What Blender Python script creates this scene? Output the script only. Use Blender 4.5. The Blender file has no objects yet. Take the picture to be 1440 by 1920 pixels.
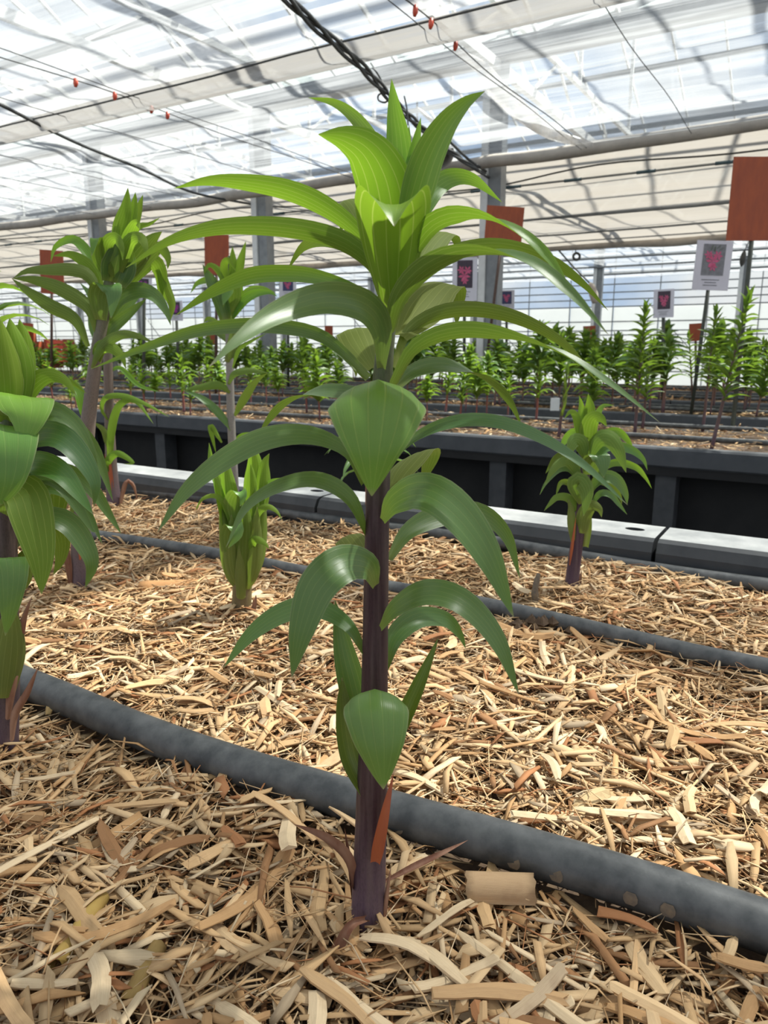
import bpy, math, random
import numpy as np
from math import sin, cos, tan, atan, radians as R, pi, degrees
from mathutils import Vector, Matrix
random.seed(7); rng = np.random.default_rng(7)
SC = bpy.context.scene; COL = SC.collection
# ------------------------------------------------------------------ camera
F = 1390.0; H = 0.42; PITCH = atan(310/F)
cd = bpy.data.cameras.new('camera'); cam = bpy.data.objects.new('camera', cd); COL.objects.link(cam)
cd.sensor_fit = 'VERTICAL'; cd.sensor_height = 24; cd.lens = 24*F/1920
cd.clip_start = .02; cd.clip_end = 300
cam.location = (0, 0, H); cam.rotation_euler = (pi/2-PITCH, 0, 0)
cd.dof.use_dof = True; cd.dof.focus_distance = .62; cd.dof.aperture_fstop = cd.lens/1.5
SC.camera = cam
# ------------------------------------------------------------------ light
SUN_AZ, SUN_EL = 62, 58
w_ = bpy.data.worlds.new('sky'); SC.world = w_; w_.use_nodes = True
nt = w_.node_tree; nt.nodes.clear()
def wn(t, **k):
    n = nt.nodes.new(t)
    for a, v in k.items(): setattr(n, a, v)
    return n
o = wn('ShaderNodeOutputWorld'); bg = wn('ShaderNodeBackground'); tc = wn('ShaderNodeTexCoord')
ns = wn('ShaderNodeTexNoise'); ns.inputs['Scale'].default_value = 2.6; ns.inputs['Detail'].default_value = 6; ns.inputs['Roughness'].default_value = .55
rp = wn('ShaderNodeValToRGB'); rp.color_ramp.elements[0].position = .38; rp.color_ramp.elements[0].color = (.42, .60, .88, 1)
rp.color_ramp.elements[1].position = .6; rp.color_ramp.elements[1].color = (1, 1, 1, 1)
nt.links.new(tc.outputs['Generated'], ns.inputs['Vector']); nt.links.new(ns.outputs['Fac'], rp.inputs['Fac'])
nt.links.new(rp.outputs['Color'], bg.inputs['Color']); nt.links.new(bg.outputs[0], o.inputs[0])
bg.inputs['Strength'].default_value = .78
ld = bpy.data.lights.new('sun', 'SUN'); ld.energy = 14; ld.angle = R(1.3); ld.color = (1, .95, .86)
lo = bpy.data.objects.new('sun', ld); COL.objects.link(lo)
SUN = Vector((sin(R(SUN_AZ))*cos(R(SUN_EL)), cos(R(SUN_AZ))*cos(R(SUN_EL)), sin(R(SUN_EL))))
lo.rotation_euler = SUN.to_track_quat('Z', 'Y').to_euler(); lo.location = SUN*20
SC.view_settings.view_transform = 'Standard'; SC.view_settings.look = 'None'
SC.view_settings.exposure = 0.14; SC.view_settings.gamma = 1; SC.view_settings.use_curve_mapping = False
SC.cycles.max_bounces = 8; SC.cycles.transparent_max_bounces = 24; SC.cycles.caustics_reflective = False; SC.cycles.caustics_refractive = False
SC.cycles.use_denoising = True; SC.cycles.sample_clamp_indirect = 6
# ------------------------------------------------------------------ frame of the house: s runs along the benches, w across them
A_ = atan((720+1650)/(F/cos(PITCH)))
Uv = Vector((-sin(A_), cos(A_), 0)); Wv = Vector((cos(A_), sin(A_), 0))
ROT = math.atan2(Wv.y, Wv.x)          # object with this z-rotation: local x = w, local y = s
def SW(s, w, z=0): return Uv*s + Wv*w + Vector((0, 0, z))
def ray(x, y):
    dx = (x-720)/F; dz = (960-y)/F; c, s = cos(PITCH), sin(PITCH)
    return Vector((dx, c+dz*s, dz*c-s))
def at_z(x, y, z=0):
    r = ray(x, y); p = r*((z-H)/r.z); p.z += H; return p
def at_y(x, y, Y):
    r = ray(x, y); p = r*(Y/r.y); p.z += H; return p
def at_w(x, y, w):
    r = ray(x, y); p = r*(w/r.dot(Wv)); p.z += H; return p
def sw_of(p): return p.dot(Uv), p.dot(Wv)
# ------------------------------------------------------------------ materials
class NT:
    def __init__(s, name):
        s.m = bpy.data.materials.new(name); s.m.use_nodes = True; s.t = s.m.node_tree; s.t.nodes.clear()
    def n(s, t, ins=None, **k):
        nd = s.t.nodes.new(t)
        for a, v in k.items(): setattr(nd, a, v)
        for a, v in (ins or {}).items(): s.set(nd.inputs[a], v)
        return nd
    def set(s, sock, v):
        if isinstance(v, bpy.types.NodeSocket): s.t.links.new(v, sock)
        elif isinstance(v, bpy.types.Node): s.t.links.new(v.outputs[0], sock)
        else: sock.default_value = v
    def math(s, op, a, b=0., c=None):
        nd = s.t.nodes.new('ShaderNodeMath'); nd.operation = op; s.set(nd.inputs[0], a); s.set(nd.inputs[1], b)
        if c is not None: s.set(nd.inputs[2], c)
        return nd.outputs[0]
    def mix(s, f, a, b, bl='MIX'):
        nd = s.t.nodes.new('ShaderNodeMix'); nd.data_type = 'RGBA'; nd.blend_type = bl
        s.set(nd.inputs[0], f); s.set(nd.inputs[6], a); s.set(nd.inputs[7], b); return nd.outputs[2]
    def noise(s, vec, scale, detail=3, rough=.5):
        nd = s.n('ShaderNodeTexNoise', {'Scale': scale, 'Detail': detail, 'Roughness': rough})
        if vec is not None: s.set(nd.inputs['Vector'], vec)
        return nd.outputs['Fac']
    def mapv(s, vec, scale=(1, 1, 1), loc=(0, 0, 0)):
        return s.n('ShaderNodeMapping', {'Vector': vec, 'Scale': scale, 'Location': loc}).outputs[0]
    def rng(s, v, a, b, c=0., d=1.):
        return s.n('ShaderNodeMapRange', {'Value': v, 'From Min': a, 'From Max': b, 'To Min': c, 'To Max': d}).outputs[0]
    def out(s, sh):
        o = s.t.nodes.new('ShaderNodeOutputMaterial'); s.t.links.new(sh, o.inputs[0]); return s.m
    def pbr(s, col, rough=.5, spec=.5, metal=0., normal=None):
        p = s.n('ShaderNodeBsdfPrincipled', {'Base Color': col, 'Roughness': rough, 'Metallic': metal, 'Specular IOR Level': spec})
        if normal is not None: s.set(p.inputs['Normal'], normal)
        return p.outputs[0]
    def bump(s, h, st=.3, d=.002):
        return s.n('ShaderNodeBump', {'Strength': st, 'Distance': d, 'Height': h}).outputs[0]
def c4(c): return (*c, 1) if len(c) == 3 else c
def plain(name, c1, c2=None, rough=.5, scale=20, spec=.5, metal=0., bump=0., stretch=(1, 1, 1)):
    t = NT(name); tc = t.n('ShaderNodeTexCoord'); v = t.mapv(tc.outputs['Object'], stretch)
    c2 = c2 or tuple(x*.75 for x in c1)
    nz = t.noise(v, scale, 5, .6)
    col = t.mix(t.rng(nz, .35, .68), c4(c1), c4(c2))
    return t.out(t.pbr(col, rough, spec, metal, t.bump(nz, bump, .003) if bump else None))
def leaf_material(name, trans=.4):
    t = NT(name); oi = t.n('ShaderNodeObjectInfo'); tc = t.n('ShaderNodeTexCoord'); sep = t.n('ShaderNodeSeparateXYZ', {'Vector': tc.outputs['UV']})
    u, v = sep.outputs[0], sep.outputs[1]
    geo = t.n('ShaderNodeNewGeometry')
    fr = t.math('ABSOLUTE', t.math('SUBTRACT', t.math('FRACT', t.math('MULTIPLY', u, 6.)), .5))
    vein = t.rng(fr, .0, .075, 1., 0.)
    vein2 = t.rng(t.math('ABSOLUTE', t.math('SUBTRACT', t.math('FRACT', t.math('MULTIPLY', u, 36.)), .5)), .1, .4, 1., 0.)
    stripes = t.noise(t.mapv(tc.outputs['UV'], (14, .6, 1)), 1.5, 2)
    col = oi.outputs['Color']
    under = t.mix(.38, col, (.21, .23, .05, 1))
    base = t.mix(geo.outputs['Backfacing'], col, under)
    base = t.mix(t.rng(stripes, .3, .7, 0., .35), base, t.mix(1., base, (.55, .6, .55, 1), 'MULTIPLY'))
    light = t.mix(.55, base, (.42, .5, .16, 1))
    base = t.mix(t.math('MULTIPLY', vein, t.math('MULTIPLY_ADD', geo.outputs['Backfacing'], .25, .17)), base, light)
    base = t.mix(t.rng(v, .0, .14, .6, 0.), base, (.23, .25, .06, 1))
    base = t.mix(t.rng(v, .965, 1., 0., .7), base, (.35, .26, .2, 1))
    edge = t.math('ABSOLUTE', t.math('SUBTRACT', u, .5))
    base = t.mix(t.rng(edge, .475, .5, 0., .5), base, (.4, .36, .22, 1))
    tcol = t.mix(.55, col, (.40, .66, .03, 1))
    tcol = t.mix(t.math('MULTIPLY', vein, .75), tcol, (.62, .75, .15, 1))
    h = t.math('ADD', t.math('MULTIPLY', vein, -1.), t.math('MULTIPLY', vein2, .25))
    nrm = t.bump(h, .14, .0006)
    bf = geo.outputs['Backfacing']; p = t.pbr(base, t.math('MULTIPLY_ADD', bf, .27, .38), t.math('MULTIPLY_ADD', bf, -.33, .5), 0., nrm)
    tr = t.n('ShaderNodeBsdfTranslucent', {'Color': tcol})
    return t.out(t.n('ShaderNodeMixShader', {0: trans, 1: p, 2: tr.outputs[0]}).outputs[0])
def stem_material():
    t = NT('stem'); oi = t.n('ShaderNodeObjectInfo'); tc = t.n('ShaderNodeTexCoord')
    z = t.n('ShaderNodeSeparateXYZ', {'Vector': tc.outputs['Generated']}).outputs[2]
    col = oi.outputs['Color']
    ob = tc.outputs['Object']
    sp = t.noise(t.mapv(ob, (1, 1, .35)), 900, 2); st = t.noise(t.mapv(ob, (1, 1, .05)), 260, 3)
    base = t.mix(t.rng(z, .0, .22, 1., 0.), col, (.13, .085, .125, 1))
    base = t.mix(t.rng(z, .62, .9, 0., .85), base, (.10, .17, .035, 1))
    base = t.mix(t.rng(sp, .45, .7, 0., .5), base, t.mix(1., base, (.4, .4, .4, 1), 'MULTIPLY'))
    base = t.mix(t.rng(st, .4, .7, 0., .3), base, (.2, .15, .13, 1))
    return t.out(t.pbr(base, .5, .4, 0., t.bump(st, .15, .001)))
def chip_material():
    t = NT('wood_chip'); at = t.n('ShaderNodeAttribute', attribute_name='col'); tc = t.n('ShaderNodeTexCoord')
    g = t.noise(t.mapv(tc.outputs['UV'], (.9, 26, 1)), 1.6, 4, .65); b = t.noise(tc.outputs['Object'], 60, 3)
    col = t.mix(t.rng(g, .35, .7, 0., .5), at.outputs['Color'], t.mix(1., at.outputs['Color'], (.55, .45, .36, 1), 'MULTIPLY'))
    col = t.mix(t.rng(b, .55, .75, 0., .35), col, t.mix(1., col, (.5, .42, .38, 1), 'MULTIPLY'))
    return t.out(t.pbr(col, .7, .25, 0., t.bump(g, .5, .0008)))
def film_material(name, tint, lo, hi, trans=.7, sc=(5.5, .22, 1)):
    t = NT(name); tc = t.n('ShaderNodeTexCoord'); ob = tc.outputs['Object']
    a = t.noise(t.mapv(ob, sc), 1.0, 4, .6); b = t.noise(t.mapv(ob, (1.7, .55, 1)), 1.0, 5, .62)
    e = t.noise(t.mapv(ob, (sc[0]*4.2, sc[1]*2.6, 1)), 1.0, 4, .6)
    cmb = t.math('ADD', t.math('MULTIPLY_ADD', a, .45, t.math('MULTIPLY', e, .25)), t.math('MULTIPLY', b, .30))
    fac = t.rng(cmb, .40, .60, lo, hi)
    df = t.n('ShaderNodeBsdfDiffuse', {'Color': c4(tint)}); tl = t.n('ShaderNodeBsdfTranslucent', {'Color': c4(tint)})
    gl = t.n('ShaderNodeBsdfGlossy', {'Color': (.9, .95, 1, 1), 'Roughness': .25})
    body = t.n('ShaderNodeMixShader', {0: trans, 1: df.outputs[0], 2: tl.outputs[0]})
    body = t.n('ShaderNodeMixShader', {0: .07, 1: body.outputs[0], 2: gl.outputs[0]})
    tp = t.n('ShaderNodeBsdfTransparent', {'Color': (.885, .895, .91, 1)})
    return t.out(t.n('ShaderNodeMixShader', {0: fac, 1: tp.outputs[0], 2: body.outputs[0]}).outputs[0])
def glass_material():
    t = NT('roof_glass'); tc = t.n('ShaderNodeTexCoord'); d = t.noise(tc.outputs['Object'], 1.4, 4)
    df = t.n('ShaderNodeBsdfTranslucent', {'Color': (.85, .9, .92, 1)})
    tp = t.n('ShaderNodeBsdfTransparent', {'Color': (.93, .97, .97, 1)}); gl = t.n('ShaderNodeBsdfGlossy', {'Roughness': .05})
    a = t.n('ShaderNodeMixShader', {0: t.rng(d, .4, .7, .01, .05), 1: tp.outputs[0], 2: df.outputs[0]})
    return t.out(t.n('ShaderNodeMixShader', {0: .05, 1: a.outputs[0], 2: gl.outputs[0]}).outputs[0])
M = {}
M['leaf'] = leaf_material('leaf', .40); M['leaf_thick'] = leaf_material('leaf_thick', .22)
M['stem'] = stem_material(); M['chip'] = chip_material()
M['dry'] = plain('dry_leaf', (.20, .08, .045), (.34, .19, .12), .7, 60, bump=.4, stretch=(1, 1, .3))
M['rust'] = plain('orange_sheath', (.42, .11, .03), (.3, .07, .03), .55, 90, stretch=(1, 1, .1))
M['pipe'] = plain('irrigation_pipe', (.04, .044, .047), (.125, .128, .128), .5, 34, .5, bump=.25)
M['dirt'] = plain('dried_mud', (.2, .15, .1), (.12, .1, .08), .9, 200)
M['rim'] = plain('sunlit_dusty_rim', (.62, .62, .60), (.40, .41, .405), .55, 16, bump=.15)  # pale colour holds both dust and the sunlight on the rim tops
M['rimside'] = plain('bench_side', (.03, .033, .038), (.055, .058, .062), .6, 14, bump=.15)
M['black'] = plain('black_skirt', (.006, .006, .007), (.012, .012, .012), .8, 8)
M['band'] = plain('bench_band', (.05, .055, .063), (.075, .08, .088), .6, 9, bump=.1)
M['soil'] = plain('soil', (.07, .042, .025), (.14, .09, .05), .9, 90, bump=.6)
M['floor'] = plain('floor', (.1, .1, .095), (.06, .06, .06), .8, 3)
M['steel'] = plain('galvanised_steel', (.25, .265, .27), (.19, .2, .21), .45, 12, metal=.3)
M['white'] = plain('white_paint', (.78, .79, .78), (.66, .67, .66), .5, 10)
M['wire'] = plain('dark_wire', (.05, .055, .055), (.09, .09, .085), .6, 40)
M['bluegrey'] = plain('blue_clip', (.05, .1, .13), (.08, .13, .16), .5, 40)
M['red'] = plain('red_clip', (.7, .1, .05), (.6, .08, .04), .4, 30)
M['orange'] = plain('orange_board', (.36, .075, .022), (.27, .055, .02), .6, 26, stretch=(1, 1, .3))
M['stake'] = plain('stake', (.035, .045, .035), (.06, .06, .045), .6, 50)
M['brownstake'] = plain('brown_stake', (.06, .03, .02), (.1, .055, .04), .6, 50)
M['paper'] = plain('paper', (.66, .64, .7), (.6, .58, .64), .5, 5)
M['picgrey'] = plain('picture_grey', (.22, .22, .24), (.15, .15, .16), .5, 40)
M['picdark'] = plain('picture_dark', (.03, .025, .04), (.06, .03, .05), .5, 40)
M['picblue'] = plain('picture_blue', (.03, .04, .14), (.05, .05, .1), .5, 40)
M['pink'] = plain('print_pink', (.62, .12, .25), (.5, .06, .14), .5, 60)
M['magenta'] = plain('print_magenta', (.42, .03, .3), (.25, .03, .3), .5, 60)
M['printgreen'] = plain('print_green', (.16, .25, .1), None, .5, 60)
M['film'] = film_material('clear_film', (.52, .535, .56), .14, .84, .6)
M['gather'] = film_material('gathered_film', (.36, .345, .33), .74, .97, .42, (30, .8, 1))
M['halfgather'] = film_material('double_film', (.58, .58, .59), .35, .78, .6, (14, .5, 1))
M['screen'] = film_material('beige_screen', (.47, .43, .385), .9, 1., .42, (7, .3, 1))
M['rollfab'] = plain('rolled_fabric', (.52, .47, .41), (.4, .36, .32), .8, 9, bump=.3, stretch=(1, .2, 1))
M['panel'] = film_material('wall_panel', (.74, .765, .75), .85, .97, .7, (1.5, .5, 1.5))
M['glass'] = glass_material()
# ------------------------------------------------------------------ helpers
def mk(name, verts, faces, mat, parent=None, smooth=True, uv=None, col=None, color=None):
    me = bpy.data.meshes.new(name); me.from_pydata([tuple(v) for v in verts], [], faces)
    if smooth: me.polygons.foreach_set('use_smooth', [True]*len(me.polygons))
    if mat: me.materials.append(M[mat] if isinstance(mat, str) else mat)
    if uv is not None:
        l = me.uv_layers.new(name='UVMap'); idx = np.zeros(len(me.loops), 'i'); me.loops.foreach_get('vertex_index', idx)
        l.data.foreach_set('uv', np.asarray(uv, 'f')[idx].ravel())
    if col is not None:
        a = me.color_attributes.new('col', 'FLOAT_COLOR', 'POINT'); a.data.foreach_set('color', np.asarray(col, 'f').ravel())
    me.update()
    return link(name, me, parent, color)
def link(name, me, parent=None, color=None):
    ob = bpy.data.objects.new(name, me); COL.objects.link(ob)
    if parent: ob.parent = parent
    if color: ob.color = c4(color)
    return ob
def thing(name, label, cat, loc=(0, 0, 0), rot=0, group=None):
    o = bpy.data.objects.new(name, None); COL.objects.link(o); o.location = loc; o.rotation_euler = (0, 0, rot)
    o.empty_display_size = .1; tag(o, label, cat, group); return o
def tag(o, label, cat, group=None):
    o['label'] = label; o['category'] = cat
    if group: o['group'] = group
    return o
def struct(o): o['kind'] = 'structure'; return o
def stuff(o): o['kind'] = 'stuff'; return o
def cr(pts, n):
    P = [np.array(p, float) for p in pts]; P = [2*P[0]-P[1]]+P+[2*P[-1]-P[-2]]
    seg = len(P)-3; d = [np.linalg.norm(P[i+2]-P[i+1])+1e-9 for i in range(seg)]; cum = np.concatenate([[0], np.cumsum(d)])
    out = []
    for t in np.linspace(0, cum[-1], n):
        i = min(seg-1, int(np.searchsorted(cum, t, 'right')-1)); f = (t-cum[i])/d[i]
        a, b, c, e = P[i:i+4]
        out.append(.5*(2*b+(c-a)*f+(2*a-5*b+4*c-e)*f*f+(3*b-a-3*c+e)*f**3))
    return np.array(out)
def tube_data(pts, rad, sides=10, cap=True):
    P = np.array(pts, float); n = len(P); rad = np.broadcast_to(rad, (n,))
    T = np.gradient(P, axis=0); T /= np.linalg.norm(T, axis=1)[:, None]+1e-12
    up = np.array([0, 0, 1.]) if abs(T[0][2]) < .9 else np.array([1., 0, 0])
    V = []; Fc = []; X = np.cross(up, T[0]); X /= np.linalg.norm(X)
    for i in range(n):
        X = X-T[i]*X.dot(T[i]); X /= np.linalg.norm(X); Y = np.cross(T[i], X)
        for k in range(sides):
            a = 2*pi*k/sides; V.append(P[i]+rad[i]*(cos(a)*X+sin(a)*Y))
    for i in range(n-1):
        for k in range(sides):
            k2 = (k+1) % sides; Fc.append((i*sides+k, i*sides+k2, (i+1)*sides+k2, (i+1)*sides+k))
    if cap: Fc += [tuple(range(sides))[::-1], tuple(range((n-1)*sides, n*sides))]
    return V, Fc
def tube(name, pts, rad, mat, parent=None, sides=10, color=None, cap=True):
    V, Fc = tube_data(pts, rad, sides, cap); return mk(name, V, Fc, mat, parent, True, color=color)
class MB:
    def __init__(s): s.V = []; s.F = []
    def add(s, V, Fc):
        b = len(s.V); s.V += [tuple(v) for v in V]; s.F += [tuple(i+b for i in f) for f in Fc]; return s
    def box(s, x0, x1, y0, y1, z0, z1, b=0.):
        V = [(x, y, z) for x in (x0, x1) for y in (y0, y1) for z in (z0, z1)]
        if not b: return s.add(V, [(0, 1, 3, 2), (4, 6, 7, 5), (0, 4, 5, 1), (2, 3, 7, 6), (0, 2, 6, 4), (1, 5, 7, 3)])
        # chamfered: profile in xz swept along y
        pr = [(x0+b, z0), (x1-b, z0), (x1, z0+b), (x1, z1-b), (x1-b, z1), (x0+b, z1), (x0, z1-b), (x0, z0+b)]
        V = [(x, y0, z) for x, z in pr]+[(x, y1, z) for x, z in pr]
        return s.add(V, [(i, i+8, (i+1) % 8+8, (i+1) % 8) for i in range(8)]+[tuple(range(8)), tuple(range(15, 7, -1))])
    def bar(s, a, b, w, h=None):
        a = np.array(a, float); b = np.array(b, float); h = h or w; t = b-a; t /= np.linalg.norm(t)
        up = np.array([0, 0, 1.]) if abs(t[2]) < .95 else np.array([1., 0, 0])
        x = np.cross(up, t); x /= np.linalg.norm(x); y = np.cross(t, x)
        V = [p+sx*x*w/2+sy*y*h/2 for p in (a, b) for sx, sy in ((-1, -1), (1, -1), (1, 1), (-1, 1))]
        return s.add(V, [(0, 1, 5, 4), (1, 2, 6, 5), (2, 3, 7, 6), (3, 0, 4, 7), (3, 2, 1, 0), (4, 5, 6, 7)])
    def tube(s, pts, rad, sides=8): return s.add(*tube_data(pts, rad, sides))
    def build(s, name, mat, parent=None, smooth=False, color=None): return mk(name, s.V, s.F, mat, parent, smooth, color=color)
# ------------------------------------------------------------------ leaves
def leaf_data(P, S, width, axis=None, cup=.18, tm=.38, bw=.3, p=1.7, nu=8, flip=False, wav=0.):
    """P spine points, S side vectors; the upper face looks along the returned winding."""
    P = np.asarray(P, float); S = np.asarray(S, float); n = len(P)
    T = np.gradient(P, axis=0); T /= np.linalg.norm(T, axis=1)[:, None]+1e-12
    S = S-T*np.sum(S*T, 1)[:, None]; S /= np.linalg.norm(S, axis=1)[:, None]+1e-12
    N = np.cross(S, T)
    h = n//2; ref = N[1:h].sum(0)
    sc = ref[2]*.8
    if axis is not None:
        d = np.array([axis[0]-P[1:h, 0].mean(), axis[1]-P[1:h, 1].mean()]); d /= np.linalg.norm(d)+1e-9; sc += .7*(ref[:2] @ d)
    if (sc < 0) != flip: S = -S; N = -N
    t = np.linspace(0, 1, n)
    up = bw+(1-bw)*np.sin(np.clip(t/tm, 0, 1)*pi/2)**1.2
    dn = 1-np.clip((t-tm)/(1-tm), 0, 1)**p
    Wd = width*np.where(t < tm, up, dn)+width*.012
    us = np.linspace(-1, 1, nu+1); V = []; UV = []
    for i in range(n):
        c = cup*(1.25-.8*t[i])
        for u in us:
            o = Wd[i]/2*u
            V.append(P[i]+S[i]*o*(1-.18*abs(c)*u*u)+N[i]*(Wd[i]*.5*c*u*u*1.6+Wd[i]*.02*cos(u*pi*3)*(1-t[i])+wav*width*sin(t[i]*11+u*1.3)*abs(u)**2*.5))
            UV.append(((u+1)/2, t[i]))
    Fc = [(i*(nu+1)+k, i*(nu+1)+k+1, (i+1)*(nu+1)+k+1, (i+1)*(nu+1)+k) for i in range(n-1) for k in range(nu)]
    return V, Fc, UV
def px_leaf(parent, Y0, pts, wpx, alpha=0, color=(.08, .18, .04), mat=None, axis=None, side=None, n=26, label=None, **k):
    """pts: (x, y, dy) in picture pixels with depth offset dy in metres from the plant's own plane."""
    org = parent.location if parent else Vector((0, 0, 0)); mat = mat or ('leaf' if color[1] > .215 else 'leaf_thick')
    if mat == 'leaf' and color[1] < .26 and alpha == 0 and side is not None: mat = 'leaf_thick'
    P3 = cr([at_y(x, y, Y0+d) for x, y, d in pts], n)
    mid = P3[len(P3)//2]; depth = (Vector(mid)-cam.location).length
    width = wpx/F*depth*.97
    av = list(alpha) if isinstance(alpha, (tuple, list)) else [alpha, alpha]; a0, a1 = (av[0], av[1]) if len(av) == 2 else (av[0], av[0])
    T = np.gradient(P3, axis=0); T /= np.linalg.norm(T, axis=1)[:, None]+1e-12
    if side is None:
        vd = P3-np.array(cam.location); vd /= np.linalg.norm(vd, axis=1)[:, None]
        E1 = np.cross(vd, T); E1 /= np.linalg.norm(E1, axis=1)[:, None]+1e-9
        if E1[n//3][2] < 0: E1 = -E1
        far = vd-T*np.sum(vd*T, 1)[:, None]; far /= np.linalg.norm(far, axis=1)[:, None]+1e-9
        al = np.radians(np.interp(np.linspace(0, 1, n), np.linspace(0, 1, len(av)), av))[:, None]
        S = np.cos(al)*E1+np.sin(al)*far
        am = (abs(a0)+abs(a1))/2; width = (.92-.25*min(1, am/18))*width/max(.35, cos(R(am)))
    else:
        S = np.tile(np.array(side, float), (n, 1))
    V, Fc, UV = leaf_data(P3, S, width, axis, **k)
    V = [tuple(Vector(v)-org) for v in V]
    c = tuple(x*random.uniform(.9, 1.1) for x in color)
    ob = mk('leaf', V, Fc, mat, parent, True, UV, color=c)
    if label: ob['label'] = label
    return ob
def arch(origin, az, L, e0, e1, n=12, ease=1.0, twist=0):
    a = R(az); d = np.array([cos(a), sin(a)]); t = np.linspace(0, 1, n)
    el = np.radians(e0+(e1-e0)*t**ease); ds = L/(n-1)
    dx = np.concatenate([[0], np.cumsum(np.cos(el[:-1])*ds)]); dz = np.concatenate([[0], np.cumsum(np.sin(el[:-1])*ds)])
    P = np.stack([origin[0]+d[0]*dx, origin[1]+d[1]*dx, origin[2]+dz], 1)
    tw = R(twist); S = np.tile(np.array([-d[1]*cos(tw), d[0]*cos(tw), sin(tw)]), (n, 1))
    return P, S
G_TOP = (.15, .31, .025); G_YNG = (.11, .25, .028); G_MID = (.085, .165, .045); G_LOW = (.075, .145, .045); G_OLV = (.09, .13, .03)
# ================================================================== STRUCTURE
ZF = -.78
def sheet(name, s0, s1, w0, w1, z, mat, ns, nw, amp=0., seed=0, fs=.7, fw=4., parent=None, sag=0.):
    r = np.random.default_rng(seed); ph = r.uniform(0, 6.28, (6, 3)); V = []; UV = []
    for j in range(nw+1):
        for i in range(ns+1):
            s = s0+(s1-s0)*i/ns; w = w0+(w1-w0)*j/nw
            d = sum(sin(w*fw*(1+.7*q)+ph[q, 0]+.8*sin(s*fs*(1+.4*q)+ph[q, 1]))/(1+.6*q) for q in range(4))*amp
            V.append((w, s, z+d-sag*sin(pi*j/nw)))
    Fc = [(j*(ns+1)+i, j*(ns+1)+i+1, (j+1)*(ns+1)+i+1, (j+1)*(ns+1)+i) for j in range(nw) for i in range(ns)]
    ob = mk(name, V, Fc, mat, parent); 
    if not parent: ob.rotation_euler = (0, 0, ROT)
    return ob
fl = sheet('floor', -8, 42, -6, 20.6, ZF, 'floor', 2, 2); struct(fl)
# --- posts along the gutter, gutters, roof bars and glass ----------------
GW = 7.1; SPAN = 9.6; ZG = 3.0; ZR = 5.1
for g, gw in enumerate((GW-SPAN, GW, GW+SPAN)):
    m = MB().box(gw-.12, gw+.12, -8, 42, ZG, ZG+.14, .02)
    o = struct(m.build('trim_%d' % (g+1), 'steel')); o.rotation_euler = (0, 0, ROT)
    if g == 0: continue
    for k in (range(1, 4) if g == 1 else range(0, 11)):
        s = 3.0+2.87*k-2.87
        if g == 2: s += 1.6
        pt = thing('steel_post', ('thick galvanised gutter post %s' % ['', 'just right of the main lily, behind the orange board', 'left of the main lily, above the pale stemmed lily', 'behind the top of the thick leaning lily'][k] if g == 1 else 'distant galvanised post close to the far wall, %s from the right' % ['first', 'second', 'third', 'fourth', 'fifth', 'sixth', 'seventh', 'eighth', 'ninth', 'tenth', 'eleventh'][k]), 'post', SW(s, gw, ZF), ROT,
                   'gutter posts over the benches' if g == 1 else 'gutter posts by the far wall')
        wd = .065 if g == 1 else .06
        m = MB().box(-wd, wd, -wd, wd, 0, ZG-ZF, .012); m.build('shaft', 'steel', pt)
        MB().box(-.08, .08, -.08, .08, 0, .03).build('base_plate', 'steel', pt)
        MB().box(-wd-.02, wd+.02, wd, wd+.07, .5, ZG-ZF-.02, .01).build('downpipe', 'white', pt)
def ridge_z(w):
    x = (w-(GW-SPAN)) % SPAN; return ZG+.14+(ZR-ZG)*(1-abs(x-SPAN/2)/(SPAN/2))
roof = bpy.data.objects.new('ceiling', None); COL.objects.link(roof); struct(roof); roof.rotation_euler = (0, 0, ROT)
segs = []
for sp in range(2):
    w0 = GW-SPAN+sp*SPAN
    segs += [(w0, w0+SPAN/2), (w0+SPAN/2, w0+SPAN)]
wa = GW+SPAN; segs.append((wa, wa+4.0))
bars = MB(); purl = MB(); truss = MB()
for (a, b) in segs:
    za, zb = ridge_z(a+1e-4), ridge_z(b-1e-4)
    for s in np.arange(-6, 40, .72): bars.bar((a, s, za), (b, s, zb), .024, .05)
    nq = 4
    for q in range(1, nq+1):
        f = q/(nq+.0)
        if f > .99: f = .985
        purl.bar((a+(b-a)*f, -7, za+(zb-za)*f-.05), (a+(b-a)*f, 41, za+(zb-za)*f-.05), .05, .07)
    V = [(a, -7, za+.03), (b, -7, zb+.03), (b, 41, zb+.03), (a, 41, za+.03)]
    mk('glass_pane_row', V, [(0, 1, 2, 3)], 'glass', roof, False)
for k in range(0, 14):
    s = 3.0+2.87*k-2.87
    for sp in range(2):
        w0 = GW-SPAN+sp*SPAN; w1 = w0+SPAN; z0 = ZG-.05
        truss.bar((w0, s, z0), (w1, s, z0), .06, .09); truss.bar((w0, s, z0+.5), (w1, s, z0+.5), .05, .06)
        ws = np.linspace(w0, w1, 13)
        for i in range(12):
            a, b = (z0, z0+.5) if i % 2 else (z0+.5, z0)
            truss.bar((ws[i], s, a), (ws[i+1], s, b), .025)
        for i in (3, 6, 9): truss.bar((ws[i], s, z0+.5), (ws[i], s, ridge_z(ws[i])-.05), .04)
bars.build('glazing_bars', 'white', roof); purl.build('purlins', 'steel', roof); truss.build('trusses', 'white', roof)
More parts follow.
